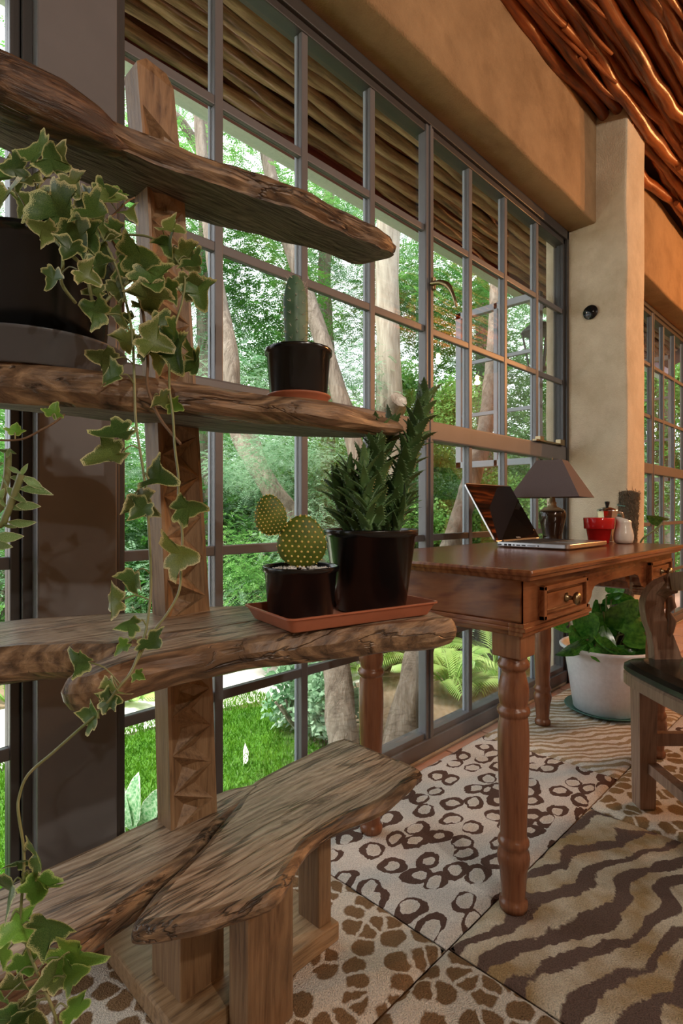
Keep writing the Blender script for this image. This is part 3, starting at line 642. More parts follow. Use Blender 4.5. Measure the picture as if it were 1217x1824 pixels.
LV = [(85, 268, 62, 190, .68), (15, 335, 90, 105, .62), (85, 340, 82, 60, .64), (60, 322, 50, 200, .66), (25, 318, 55, 180, .70), (95, 308, 45, -80, .68), (122, 312, 42, 60, .67), (112, 335, 45, 90, .68), (104, 292, 34, -60, .69), (150, 372, 60, 20, .65), (148, 340, 45, 70, .68), (180, 358, 48, -20, .72), (206, 350, 26, -90, .76), (224, 372, 32, 40, .75), (132, 392, 58, 80, .64), (143, 400, 48, 60, .66), (95, 415, 40, 200, .62), (120, 370, 45, 150, .67), (205, 420, 50, 160, .70), (172, 345, 38, 0, .73), (222, 455, 62, 10, .68), (160, 395, 40, 40, .7), (190, 395, 45, 70, .72), (60, 350, 50, 120, .69), (130, 430, 40, 100, .62), (100, 480, 38, 100, .62), (138, 480, 42, 20, .63), (168, 455, 38, 80, .66), (110, 385, 38, 10, .66), (180, 430, 48, 110, .70), (45, 300, 40, 160, .69),
      (288, 405, 44, 10, .71), (300, 420, 40, 80, .72), (315, 440, 50, 60, .73), (338, 462, 40, 50, .74), (262, 478, 58, 60, .69), (335, 488, 46, 100, .73), (350, 502, 48, 70, .74), (268, 505, 58, 100, .68), (295, 500, 38, 70, .70), (240, 470, 46, 150, .71), (205, 500, 38, 60, .70), (190, 560, 46, 200, .67), (210, 540, 42, 80, .69), (270, 575, 50, 40, .70), (300, 578, 48, 60, .70), (250, 600, 58, 30, .68), (310, 605, 62, 75, .70), (290, 625, 38, 110, .70), (345, 640, 45, 70, .70), (335, 625, 40, 20, .71), (205, 640, 46, 190, .66), (215, 668, 46, 170, .65), (225, 590, 38, 90, .69), (245, 540, 38, 40, .71), (250, 625, 34, 0, .70), (185, 520, 35, 160, .69), (238, 565, 34, 120, .71),
      (282, 703, 32, 60, .68), (302, 718, 26, 30, .68), (232, 768, 62, 165, .665), (218, 805, 64, 150, .66), (262, 852, 56, -5, .665), (240, 880, 52, 60, .66), (265, 895, 40, 120, .66), (310, 908, 54, -10, .66), (300, 985, 68, 12, .655), (240, 1020, 46, 90, .65), (215, 1070, 46, 170, .645), (245, 1110, 36, 170, .63), (262, 1138, 42, 20, .63), (228, 1145, 28, 140, .625), (160, 1180, 46, 200, .60), (192, 1212, 46, 60, .60), (176, 1280, 44, 175, .59), (180, 1248, 34, 10, .595), (240, 1198, 20, 30, .61), (200, 1240, 34, 130, .6),
      (26, 775, 24, -90, .66), (92, 742, 26, -80, .665),
      (60, 1520, 58, -15, .575), (55, 1560, 62, 60, .57), (22, 1575, 66, 130, .565), (70, 1560, 50, 100, .57), (60, 1655, 66, -10, .565), (100, 1690, 86, 30, .56), (105, 1705, 80, 110, .56), (40, 1700, 42, 80, .57), (25, 1745, 60, 60, .565), (15, 1690, 40, 170, .57), (60, 1800, 70, 150, .56), (120, 1795, 46, 50, .56), (35, 1795, 60, 120, .56), (18, 1640, 52, 60, .565), (50, 1530, 36, 180, .58), (8, 1780, 56, 100, .565), (30, 1810, 64, 10, .56), (115, 1740, 44, -30, .56)]
for i, (px, py, s_, an, d) in enumerate(LV):
    me = ivy_me[i % 5] if py > 260 and s_ > 28 else ivy_me[5+i % 2]
    if py > 1500 and i % 2: me = ivy_me[5+i % 2]
    put_leaf(me, 'leaf', ivy, at(px, py, d), s_/F*d*1.15, an+R.uniform(-12, 12), R.uniform(-.7, .7), R.uniform(-.8, .8), IL)
petm = MB()                                                # short leaf stalks that join leaves to their vines
allv = [at(*p) for v_ in (V1, V2, V3, V4, V5, V6, V7, V8) for p in v_]
dense = []
for v_ in (V1, V2, V3, V4, V5, V6, V7, V8): dense += catmull([at(*p) for p in v_], 6)
for (px, py, s_, an, d) in LV:
    p = at(px, py, d); q = min(dense, key=lambda w: (w-p).length); 
    if .006 < (q-p).length < .07:
        mid = (p+q)/2+Vector((0, 0, .006)); petm.tube([x-IL for x in catmull([p, mid, q], 3)], .0009, 5, 0, False)
petm.build('leaf_stalks', 'stem_green', ivy)['kind'] = 'stuff'

# plant with pointed leaves entering at the left
PP = Vector((.09, .965, .709))
pv = empty('pointed_leaf_plant', PP); tag(pv, 'variegated pointed-leaf plant at the left edge on the third plank', 'plant')
pot('pot', pv, (0, 0, 0), .065, .05, .10, 'black_plastic')
PL = [(.03, 0), (.13, .2), (.19, .42), (.15, .68), (.06, .9), (0, 1.0)]; PLO = PL+[(-x, y) for x, y in PL[-2::-1]]
plm = [make_leaf('leaf', PLO, .35, .2*(s_-1), .75, s_+20) for s_ in range(3)]
for m_ in plm: m_.materials.append(M['pointed_leaf'])
def stalk(P):
    W = [PP+Vector((0, 0, .09))]+[at(*p) for p in P]; Q, rr = smooth_curve_r(W, [.005]+[.0045]*len(P), 6); mb = MB(); mb.tube([q-PP for q in Q], rr, 8); mb.build('stalk', 'stem_green', pv)
stalk([(-60, 960, .70), (0, 935, .71), (10, 920, .71), (24, 885, .71), (33, 860, .71), (38, 845, .71)])
stalk([(-70, 930, .72), (-5, 910, .72), (5, 880, .72), (12, 850, .72), (14, 820, .72), (14, 800, .72)])
for i, (px, py, s_, an) in enumerate([(36, 848, 26, -55), (38, 848, 42, 35), (34, 870, 55, 8), (14, 832, 28, 20), (18, 850, 34, 5), (12, 868, 40, 40), (8, 900, 36, 8), (28, 900, 44, 3), (14, 930, 46, 3), (0, 934, 32, 5), (-12, 958, 50, -3), (-15, 970, 42, 4), (12, 815, 20, -60), (14, 800, 16, 30), (6, 825, 30, 170), (2, 845, 26, 60), (8, 870, 32, 120), (-4, 880, 30, 60), (20, 880, 34, 30), (-6, 800, 24, 10)]):
    put_leaf(plm[i % 3], 'leaf', pv, at(px, py, .71), s_*1.05/F*.71, an, R.uniform(-.3, .3), R.uniform(-.9, .9), PP)

# ------------------------------------------------------------------ column cactus on the second plank
CP = at(532, 716, .925); CP.z = 1.0665
tag(saucer('saucer', CP, .053, .016, 'terracotta_plastic'), 'small terracotta saucer under the column cactus pot', 'saucer')
cc = empty('column_cactus', CP+Vector((0, 0, .0055))); tag(cc, 'single upright column cactus in a small black pot on the second plank', 'cactus')
pot('pot', cc, (0, 0, 0), .0555, .047, .086, 'black_plastic', .009, .003)
mb = MB(); mb.lathe([(0, .078), (.05, .074)], 32, cap=False); mb.build('soil', 'soil', cc)
mb = MB(); N = 28
for i in range(N+1):
    t = i/N; z = .070+.140*t; r = .0215*min(1, math.sqrt(max(0, 1-((t-.45)/.56)**2))*1.12) if t > .45 else .0215*(.84+.16*t/.45)
    if i == N: r = .001
    for j in range(24): a = 2*math.pi*j/24; rr = r*(1+.05*math.cos(a*6)+.03*mn.noise(Vector((a*2, z*60, 1)))); mb.v.append((-.004-.004*t+rr*math.cos(a)*1.04, rr*math.sin(a)*.85, z))
for i in range(N):
    for j in range(24): mb.f.append((i*24+j, i*24+(j+1) % 24, (i+1)*24+(j+1) % 24, (i+1)*24+j)); mb.mi.append(0); mb.sm.append(True)
body = mb.v[:]; mb.build('stem', 'cactus_skin', cc)
mb = MB()
for i in range(2, N, 2):
    for j in range(0, 24, 4):
        p = Vector(body[i*24+(j+(i//2 % 2)*2) % 24]); o_ = Vector((p.x+.006, p.y, 0)).normalized()
        for k_ in range(4):
            d = (o_+Vector((R.uniform(-.6, .6), R.uniform(-.6, .6), R.uniform(-.3, .9)))).normalized()*R.uniform(.004, .010)
            mb.tube([p-o_*.001, p+d], [.00035, .00012], 3, 0, False)
mb.build('spines', 'spine', cc)['kind'] = 'stuff'

# ------------------------------------------------------------------ tray with two pots on the third plank
TZ = T3+.0015; ta = math.radians(-12)
ux, uy = Vector((math.cos(ta), math.sin(ta), 0)), Vector((-math.sin(ta), math.cos(ta), 0))
tl_ = Vector((.524, .622, 0)); TW, TD, TH = .300, .168, .024
tc_ = tl_+ux*TW/2+uy*TD/2
mb = MB()
def rrect(w, d, r, z, n=5):
    P = []
    for cx, cy, a0 in ((w/2-r, d/2-r, 0), (-w/2+r, d/2-r, 90), (-w/2+r, -d/2+r, 180), (w/2-r, -d/2+r, 270)):
        for i in range(n+1): a = math.radians(a0+90*i/n); P.append(Vector((cx+r*math.cos(a), cy+r*math.sin(a), z)))
    return P
rings = [rrect(TW-.03, TD-.03, .008, 0), rrect(TW-.026, TD-.026, .01, .0015), rrect(TW-.006, TD-.006, .012, TH-.003), rrect(TW, TD, .013, TH-.0025), rrect(TW, TD, .013, TH), rrect(TW-.007, TD-.007, .011, TH), rrect(TW-.031, TD-.031, .008, .003)]
k = len(rings[0])
for a in range(len(rings)-1): mb.add(rings[a]+rings[a+1], [(i, (i+1) % k, k+(i+1) % k, k+i) for i in range(k)])
mb.add(rings[0][::-1], [tuple(range(k))]); mb.add(rings[-1], [tuple(range(k))])
tray = mb.build('plant_tray', 'terracotta_plastic', None, (tc_.x, tc_.y, TZ)); tray.rotation_euler.z = ta
tag(tray, 'long terracotta plastic tray holding two black pots on the third plank', 'tray')
PZ = TZ+.0035
# paddle cactus
sp = Vector((.618, .703, PZ)); pc_ = empty('paddle_cactus', sp); tag(pc_, 'two-pad yellow-dotted cactus in a short black pot on the terracotta tray', 'cactus')
pot('pot', pc_, (0, 0, 0), .0635, .054, .088, 'black_plastic', .010, .003)
def pad(name, c, w, h, th, ang, lean, dots, flat=.0):
    """flat oval pad facing the viewer"""
    vd = Vector((c.x, c.y, 0)).normalized(); rt = Vector((vd.y, -vd.x, 0)); y_ = (UP*math.cos(ang)+rt*math.sin(ang)).normalized(); x_ = (rt*math.cos(ang)-UP*math.sin(ang)).normalized()
    zf = x_.cross(y_).normalized(); m = Matrix((x_, y_, zf)).transposed()
    mb = MB(); nu, nv = 30, 16
    def S_(a, b):
        ww = w*(1-.16*math.sin(a)); return Vector((math.cos(b)*math.cos(a)*ww, math.cos(b)*math.sin(a)*h, math.sin(b)*th))
    vs = [m @ S_(2*math.pi*i/nu, -math.pi/2+math.pi*j/nv) for j in range(nv+1) for i in range(nu)]
    mb.add(vs, [(j*nu+i, j*nu+(i+1) % nu, (j+1)*nu+(i+1) % nu, (j+1)*nu+i) for j in range(nv) for i in range(nu)])
    p = mb.build(name, 'pad_skin', pc_, c-sp); g = MB(); st = dots
    for j in range(-14, 15):
        for i in range(-14, 15):
            x = (i+(j % 2)*.5)*st; y = j*st*.80; q = (x/(w*(1-.16*y/h)))**2+(y/h)**2
            if q < .98:
                z = th*math.sqrt(max(0, 1-q))
                for sgn in (1, -1):
                    P0 = Vector((x, y, z*sgn)); g.lathe([(0, -.0006), (.0017*st/.008, 0), (.0012*st/.008, .0012), (0, .0024)], 6)
                    R3 = Vector((0, 0, 1)).rotation_difference(Vector((x/w/w, y/h/h, z*sgn/th/th)).normalized()).to_matrix()
                    for q_ in range(len(g.v)-24, len(g.v)): g.v[q_] = tuple(m @ (P0+R3 @ Vector(g.v[q_])))
    for i in range(26):
        a = 2*math.pi*i/26; P0 = S_(a, 0); g.lathe([(0, -.0006), (.0012, 0), (.0007, .0012), (0, .002)], 6)
        R3 = Vector((0, 0, 1)).rotation_difference(Vector((math.cos(a), math.sin(a), 0))).to_matrix()
        for q_ in range(len(g.v)-24, len(g.v)): g.v[q_] = tuple(m @ (P0+R3 @ Vector(g.v[q_])))
    g.build('bristle_dots', 'glochid', p)['kind'] = 'stuff'
    return p
c1 = at(538, 964, .935); pad('pad', c1, .041, .044, .013, .05, 0, .0105)['label'] = 'lower wide pad rising from the gravel'
c2 = at(482, 917, .925); pad('pad', c2, .0262, .034, .009, -.12, 0, .0068)['label'] = 'small upper pad at the left'
mb = MB()
for i in range(420):
    a = R.uniform(0, 6.28); q = math.sqrt(R.random())*.057; s_ = R.uniform(.0016, .0034); c = Vector((q*math.cos(a), q*math.sin(a), .078+.006*(1-q/.057)+R.uniform(0, .003)))
    vs = [c+Vector((R.uniform(.7, 1.2)*s_*x, R.uniform(.7, 1.2)*s_*y, R.uniform(.6, 1)*s_*z)) for x, y, z in ((1,0,0),(-1,0,0),(0,1,0),(0,-1,0),(0,0,1),(0,0,-1))]
    mb.add(vs, [(0,2,4),(2,1,4),(1,3,4),(3,0,4),(2,0,5),(1,2,5),(3,1,5),(0,3,5)], 0, False)
mb.build('white_gravel', 'gravel', pc_)['kind'] = 'stuff'
# tall aloe
bp = Vector((.766, .678, PZ)); al = empty('potted_aloe', bp); tag(al, 'tall spiky toothed aloe in the large black pot on the tray', 'plant')
pot('pot', al, (0, 0, 0), .0865, .064, .146, 'black_plastic', .013, .004)
mb = MB(); mb.lathe([(0, .130), (.08, .126)], 32, cap=False); mb.build('soil', 'soil', al)
def aloe_leaf(seed):
    mb = MB(); n = 7
    for i in range(n+1):
        t = i/n; w = .16*(1-t)**.75*(1 if t > .08 else .9)+.003; th = .075*(1-t)**.8+.002; z = .30*t*t-.10*t
        for j, (a, b) in enumerate(((-1, 0), (-.6, -1.2), (0, -1.6), (.6, -1.2), (1, 0), (.5, .25), (0, .05), (-.5, .25))): mb.v.append((a*w, t, z+b*th))
    for i in range(n):
        for j in range(8): mb.f.append((i*8+j, i*8+(j+1) % 8, (i+1)*8+(j+1) % 8, (i+1)*8+j)); mb.mi.append(0); mb.sm.append(True)
    for i in range(1, 7):
        for s_ in (-1, 1):
            t = i/7.5; w = .16*(1-t)**.75; z = .30*t*t-.10*t
            mb.add([(s_*w*.95, t-.03, z), (s_*(w+.04), t+.01, z+.01), (s_*w*.95, t+.035, z), (s_*w*.9, t, z+.02)], [(0, 1, 3), (1, 2, 3), (0, 2, 1)])
    me = mb.mesh('leaf'); me.materials.append(M['aloe_leaf']); return me
alm = aloe_leaf(0)
def aloe_stalk(base, tip, n, L, bend=0.0, w=1.0):
    P = catmull([base, (base*.5+tip*.5)+Vector((0, 0, bend)), tip], 12); mb = MB()
    mb.tube([p-bp for p in P], [.007]*len(P), 8); mb.build('stem', 'aloe_leaf', al)
    for i in range(n):
        t = (i/(n-1))**.9; p = P[min(int(t*(len(P)-1)), len(P)-1)]; ax = (P[-1]-P[-3]).normalized() if t > .8 else (P[min(int(t*24)+2, len(P)-1)]-P[max(int(t*24)-2, 0)]).normalized()
        a = i*2.399+R.uniform(-.3, .3); e = ax.orthogonal().normalized(); out = (e*math.cos(a)+ax.cross(e)*math.sin(a))
        el = math.radians(R.uniform(26, 40) if t < .85 else R.uniform(4, 22)); yd = (ax*math.cos(el)+out*math.sin(el)).normalized()
        xd = yd.cross(out).normalized() if abs(yd.dot(out)) < .99 else yd.orthogonal(); zd = xd.cross(yd)
        if zd.dot(ax) < 0: pass
        m = Matrix((xd, yd, zd)).transposed().to_4x4(); m.translation = p+out*.004-bp; s_ = L*(1.0-.25*t)*R.uniform(.85, 1.1)
        o = link('leaf', alm, 'aloe_leaf', al); o.matrix_local = m @ Matrix.Diagonal((s_*w, s_, s_, 1))
D0 = 1.015
aloe_stalk(at(690, 945, D0+.01), at(756, 712, D0+.03), 66, .058, 0, 2.0)
aloe_stalk(at(668, 945, D0-.03), at(672, 770, D0-.03), 44, .056, 0, 2.0)
aloe_stalk(at(650, 945, D0+.03), at(694, 762, D0+.04), 36, .056, 0, 2.0)
aloe_stalk(at(640, 945, D0-.02), at(622, 835, D0-.03), 28, .054, 0, 1.4)
aloe_stalk(at(622, 945, D0+.01), at(600, 858, D0), 22, .054, 0, 1.4)
aloe_stalk(at(655, 945, D0-.05), at(648, 820, D0-.05), 28, .054, 0, 1.4)
aloe_stalk(at(706, 945, D0-.01), at(722, 890, D0-.01), 16, .046, 0, 1.1)

# ------------------------------------------------------------------ writing desk
desk = empty('writing_desk', (1.675, .79, RZ)); tag(desk, 'reddish wooden writing desk with turned legs and small drawers', 'desk'); DL = desk.location
def db(name, a, b, m='desk_wood', bev=.003): return box(name, Vector(a)-DL, Vector(b)-DL, m, desk, bev)
ZT = .770
mb = MB(); w, d = 2.275-1.08, 1.085-.518
prof = [(0, -.026), (.0, -.0245), (.006, -.023), (.008, -.016), (.014, -.012), (.016, -.006), (.014, -.001), (.010, 0)]
rg = [rrect(w-.03+2*o_, d-.03+2*o_, .006, z) for o_, z in prof]; k = len(rg[0])
for a in range(len(rg)-1): mb.add(rg[a]+rg[a+1], [(i, (i+1) % k, k+(i+1) % k, k+i) for i in range(k)])
mb.add(rg[0][::-1], [tuple(range(k))], 0, False); mb.add(rg[-1], [tuple(range(k))], 0, False)
mb.build('desk_top', 'desk_wood', desk, Vector(((1.08+2.275)/2, (.518+1.085)/2, ZT))-DL)
x0, x1, y0, y1 = 1.112, 2.245, .552, 1.055
db('side_panel', (x0, y0+.005, .652), (x0+.02, y1, .745), 'desk_side'); db('side_panel', (x1-.02, y0+.005, .652), (x1, y1, .745), 'desk_side')
db('back_panel', (x0, y1-.02, .652), (x1, y1, .745))
# front apron with an arched middle
mb = MB(); top = .745
low = [(x0, .652), (1.455, .652), (1.475, .655), (1.492, .668), (1.498, .682), (1.512, .692), (1.54, .697), (1.84, .697), (1.868, .692), (1.882, .682), (1.888, .668), (1.905, .655), (1.925, .652), (x1, .652)]
F0 = [Vector((x, y0, z))-DL for x, z in low]; F1 = [Vector((x, y0, top))-DL for x, z in low]; G = Vector((0, .022, 0)); n = len(low)
for i in range(n-1):
    a, b, c, e = F0[i], F0[i+1], F1[i+1], F1[i]; mb.add([a, b, c, e, a+G, b+G, c+G, e+G], [(0,1,2,3),(5,4,7,6),(1,0,4,5)], 0, False)
mb.build('front_apron', 'desk_wood', desk)
for xa, xb in ((x0, 1.465), (1.915, x1)):
    for q, (o_, z0, z1) in enumerate(((.006, .642, .652), (.010, .634, .643), (.004, .624, .635))): db('moulding', (xa-(.008 if xa == x0 else 0)-o_*.3, y0-o_, z0), (xb+(.008 if xb == x1 else 0)+o_*.3, y0+.03, z1), bev=.002)
for xa in (x0, x1-.02):
    for o_, z0, z1 in ((.006, .642, .652), (.010, .634, .643), (.004, .624, .635)): db('moulding', (xa-(o_ if xa == x0 else 0), y0, z0), (xa+.02+(o_ if xa != x0 else 0), y1, z1), 'desk_side', bev=.002)
for s_, xb in ((1, 1.50), (-1, 1.87)):
    mb = MB(); Pp = [(xb, .69), (xb+s_*.045, .69), (xb+s_*.035, .675), (xb+s_*.018, .668), (xb+s_*.012, .65), (xb, .645)]
    A = [Vector((x, y0+.024, z))-DL for x, z in Pp]; B = [v+Vector((0, .44, 0)) for v in A]; n = len(A)
    mb.add(A+B, [(i, (i+1) % n, n+(i+1) % n, n+i) for i in range(n)]+[tuple(range(n))[::-1], tuple(range(n, 2*n))], 0, False); mb.build('inner_bracket', 'desk_wood', desk)
for xa, xb in ((1.18, 1.43), (1.955, 2.195)):
    dr = empty('drawer'); dr.parent = desk; dr.location = Vector(((xa+xb)/2, y0-.004, .688))-DL; hw = (xb-xa)/2; hh = .038
    def lb(nm, a, b, m='desk_wood', bev=.002): return box(nm, a, b, m, dr, bev)
    lb('drawer_front', (-hw, -.002, -hh), (hw, .012, hh)); lb('frame_rail', (-hw, -.012, hh-.011), (hw, .002, hh)); lb('frame_rail', (-hw, -.012, -hh), (hw, .002, -hh+.011))
    lb('frame_stile', (-hw, -.012, -hh), (-hw+.013, .002, hh)); lb('frame_stile', (hw-.013, -.012, -hh), (hw, .002, hh)); lb('raised_panel', (-hw+.022, -.007, -hh+.018), (hw-.022, .002, hh-.018), bev=.004)
    mb = MB(); mb.lathe([(.011, 0), (.012, .003), (.006, .006), (.0045, .014), (.006, .018), (.013, .021), (.0155, .026), (.013, .031), (.006, .0345), (0, .035)], 24)
    o = mb.build('knob', 'brass', dr, (0, -.007, 0)); o.rotation_euler = (math.pi/2, 0, 0)
LP = [(.0, .560), (.027, .560), (.029, .553), (.031, .547), (.0345, .541), (.0345, .535), (.031, .530), (.0265, .527), (.0255, .522), (.028, .510), (.032, .495), (.0335, .480), (.0335, .468), (.031, .455), (.0295, .449), (.030, .446), (.0345, .443), (.036, .436), (.0345, .429), (.030, .426), (.031, .422), (.0325, .410), (.034, .385), (.034, .34), (.0325, .28), (.030, .22), (.0285, .165), (.0285, .16), (.031, .156), (.034, .149), (.034, .143), (.031, .137), (.030, .132), (.0335, .125), (.0355, .113), (.034, .100), (.030, .085), (.028, .06), (.0255, .028), (.0255, .022), (.030, .018), (.0315, .010), (.030, .0), (0, .0)]
lm = MB(); lm.lathe(LP[::-1], 32, cap=False); lm.box((-.0342, -.0342, .558), (.0342, .0342, .729), 0, .003); leg_me = lm.mesh('leg')
for lx, ly in ((1.147, .5925), (2.21, .5925), (1.147, 1.013), (2.21, 1.013)):
    link('leg', leg_me, 'desk_leg', desk, Vector((lx, ly, RZ))-DL)
TOP = ZT+.0005
# ------------------------------------------------------------------ laptop
lap = empty('laptop', (1.675, .685, TOP), math.radians(0)); tag(lap, 'open silver laptop with a dark glossy screen on the desk', 'laptop')
LW, LD = .325, .245
mb = MB(); rg = [rrect(LW-.008, LD-.008, .012, .0), rrect(LW, LD, .014, .004), rrect(LW, LD, .014, .014), rrect(LW-.002, LD-.002, .013, .0155)]; k = len(rg[0])
off = Vector((LW/2, LD/2, .002))
for a in range(3): mb.add([v+off for v in rg[a]+rg[a+1]], [(i, (i+1) % k, k+(i+1) % k, k+i) for i in range(k)])
mb.add([v+off for v in rg[0]][::-1], [tuple(range(k))], 0, False); mb.add([v+off for v in rg[-1]], [tuple(range(k))], 0, False)
body_o = mb.build('base', 'aluminium', lap)
mb = MB(); n = 0
for r_ in range(6):
    for c_ in range(14): mb.box((.022+c_*.0202, .105+r_*.0195, .0172), (.022+c_*.0202+.0175, .105+r_*.0195+.0165, .0185))
mb.build('keyboard', 'keys', lap); box('trackpad', (LW/2-.052, .014, .0168), (LW/2+.052, .088, .0179), 'aluminium', lap)
mb = MB()
for ya, yb, h_ in ((.222, .236, .004), (.203, .213, .006), (.188, .199, .006), (.176, .183, .004), (.157, .170, .004), (.139, .152, .004), (.105, .133, .002), (.095, .099, .004)):
    mb.box((-.0006, ya, .0095-h_/2), (.002, yb, .0095+h_/2))
mb.build('side_ports', 'dark_port', lap)
lid = empty('lid', (0, LD-.004, .016)); lid.parent = lap; lid.rotation_euler = (math.radians(-31), 0, 0)
mb = MB(); rg = [rrect(LW, .232, .012, 0), rrect(LW, .232, .012, .005)]; k = len(rg[0]); RT = Matrix.Rotation(math.pi/2, 3, 'X')
pts = [RT @ (v+Vector((0, 0, 0)))+Vector((LW/2, 0, .118)) for v in rg[0]+rg[1]]
pts = [Vector((p.x, p.y+.006, p.z)) for p in pts]
mb.add(pts, [(i, (i+1) % k, k+(i+1) % k, k+i) for i in range(k)]+[tuple(range(k)), tuple(range(k, 2*k))[::-1]], 0, False); mb.build('lid_shell', 'aluminium', lid)
box('screen', (.004, -.0014, .006), (LW-.004, .0012, .230), 'screen_glass', lid, .001)
box('hinge', (.04, -.006, -.004), (LW-.04, .004, .004), 'dark_port', lid)
ft = bpy.data.curves.new('lettering', 'FONT'); ft.body = 'MacBook'; ft.size = .008; ft.align_x = 'CENTER'; ft.extrude = .0001
fo = bpy.data.objects.new('lettering', ft); COL.objects.link(fo); fo.parent = lid; fo.location = (LW/2, -.0018, .009); fo.rotation_euler = (math.pi/2, 0, 0); ft.materials.append(M['lettering_grey'])
bpy.context.view_layer.update(); lme = bpy.data.meshes.new_from_object(fo.evaluated_get(bpy.context.evaluated_depsgraph_get())); mw = fo.matrix_basis.copy(); bpy.data.objects.remove(fo)
lo_ = link('lettering', lme, 'lettering_grey', lid); lo_.matrix_basis = mw

# ------------------------------------------------------------------ table lamp
tlp = Vector((2.16, .95, TOP)); tl = empty('table_lamp', tlp); tag(tl, 'table lamp with brown square shade and dark glazed base, behind laptop', 'lamp')
mb = MB(); mb.lathe([(.034, 0), (.037, .002), (.038, .006), (.036, .012), (.037, .03), (.045, .065), (.0515, .095), (.0515, .112), (.046, .122), (.032, .130), (.018, .136), (.014, .145), (.017, .150), (.012, .156), (.010, .17), (0, .17)], 40); mb.build('vase_base', 'lamp_glaze', tl)
mb = MB(); mb.tube([(0, 0, .165), (0, 0, .215)], .009, 12); mb.tube([(0, 0, .215), (0, 0, .33)], .0025, 6); mb.build('lamp_holder', 'brass', tl)
mb = MB(); mb.lathe([(.010, .21), (.013, .225), (.026, .25), (.028, .265), (.02, .285), (0, .292)], 20); mb.build('bulb', 'bulb_glass', tl)
mb = MB(); a0 = math.radians(9); hb, ht, zb_, zt_ = .130, .048, .172, .318
def sq(h, z, ins=0): return [Vector((math.cos(a0+math.pi/4+i*math.pi/2)*(h-ins)*1.4142, math.sin(a0+math.pi/4+i*math.pi/2)*(h-ins)*1.4142, z)) for i in range(4)]
A, B, C_, D_ = sq(hb, zb_), sq(ht, zt_), sq(ht, zt_, .003), sq(hb, zb_, .003)
for i in range(4):
    j = (i+1) % 4; mb.add([A[i], A[j], B[j], B[i], C_[i], C_[j], D_[j], D_[i]], [(0,1,2,3),(3,2,5,4),(4,5,6,7),(7,6,1,0)], 0, False)
mb.build('lamp_shade', 'lampshade_fabric', tl)
mb = MB()
for q in (0, 1): mb.tube([C_[q]*1, C_[q+2]*1], .0015, 5)
mb.build('shade_ring', 'brass', tl)
# ------------------------------------------------------------------ red pot, moka pot, jug
rp = at(1067, 960, 2.06); rp.z = TOP
mb = MB(); mb.lathe([(0, 0), (.033, 0), (.035, .002), (.0435, .052), (.050, .053), (.0515, .055), (.0535, .092), (.0525, .094), (.050, .093), (.046, .055), (.040, .05), (.030, .02), (0, .02)], 48)
tag(mb.build('red_cup', 'red_ceramic', None, rp), 'glossy red stepped ceramic flowerpot cup on the desk', 'cup')
jp = at(1111, 960, 2.04); jp.z = TOP
mb = MB(); n = 40; prof = [(.022, 0), (.030, .003), (.034, .015), (.0345, .03), (.031, .048), (.027, .062), (.026, .075), (.0275, .088)]
for r_, z in prof+[(.0255, .088), (.024, .075), (.024, .04), (.018, .01), (.001, .01)]:
    for j in range(n):
        a = 2*math.pi*j/n; mb.v.append((r_*math.cos(a), r_*math.sin(a), z+(.010*math.cos(a-math.radians(140)) if z > .08 else 0)))
k = len(mb.v)//n
for i in range(k-1):
    for j in range(n): mb.f.append((i*n+j, i*n+(j+1) % n, (i+1)*n+(j+1) % n, (i+1)*n+j)); mb.mi.append(0); mb.sm.append(True)
mb.f.append(tuple(range(n))[::-1]); mb.mi.append(0); mb.sm.append(False)
tag(mb.build('milk_jug', 'white_ceramic', None, jp), 'small cream ceramic milk jug right of the red cup', 'jug')
mp = at(1082, 955, 2.21); mp.z = TOP; mk = empty('moka_pot', mp); tag(mk, 'silver stovetop moka coffee pot with black knob behind the red cup', 'coffee pot')
mb = MB(); mb.lathe([(0, 0), (.040, 0), (.042, .004), (.033, .058), (.033, .064), (.036, .066), (.036, .07), (.031, .072), (.040, .118), (.041, .12), (.0, .12)], 8)
for q in range(len(mb.sm)): mb.sm[q] = False
mb.build('body', 'steel_shiny', mk)
mb = MB(); mb.lathe([(.041, .12), (.040, .124), (.012, .134), (.006, .137), (0, .137)], 8); mb.build('lid', 'steel_shiny', mk)
mb = MB(); mb.lathe([(.005, .136), (.007, .14), (.009, .150), (.0095, .156), (0, .157)], 12); mb.build('knob', 'black_plastic', mk)
mb = MB(); q, rr = smooth_curve_r([(.036*CAMR.x, .036*CAMR.y, .112), (.056*CAMR.x, .056*CAMR.y, .11), (.062*CAMR.x, .062*CAMR.y, .09), (.058*CAMR.x, .058*CAMR.y, .045)], [.005, .006, .006, .005]); mb.tube(q, rr, 8); mb.build('handle', 'steel_shiny', mk)

# ------------------------------------------------------------------ pothos in the white pot
wp = Vector((2.565, .885, RZ))
sc_o = saucer('saucer', wp, .172, .018, 'green_plastic'); tag(sc_o, 'dark green plastic saucer on the rug under the white pot', 'saucer')
wp2 = wp+Vector((0, 0, .0055)); po = empty('potted_pothos', wp2); tag(po, 'pothos on a moss pole in a large white pot behind the desk', 'plant')
mb = MB(); mb.lathe([(.130, 0), (.136, .004), (.170, .235), (.171, .238), (.180, .262), (.192, .268), (.194, .276), (.188, .282), (.178, .276), (.166, .25), (0, .25)], 56); mb.build('pot', 'white_plastic', po)
mb = MB(); mb.lathe([(0, .256), (.165, .252)], 40, cap=False); mb.build('soil', 'soil', po)
P0 = wp2+Vector((.0, .0, .2)); tip = at(1122, 874, 2.50); base_ = at(1103, 1150, 2.47)
mb = MB(); Q = catmull([base_, base_*.5+tip*.5+Vector((.004, 0, 0)), tip], 45); rr = [.041]*(len(Q)-3)+[.038, .030, .012]
mb.tube([q-wp2 for q in Q], rr, 44, 0, True); ax_ = (tip-base_).normalized()
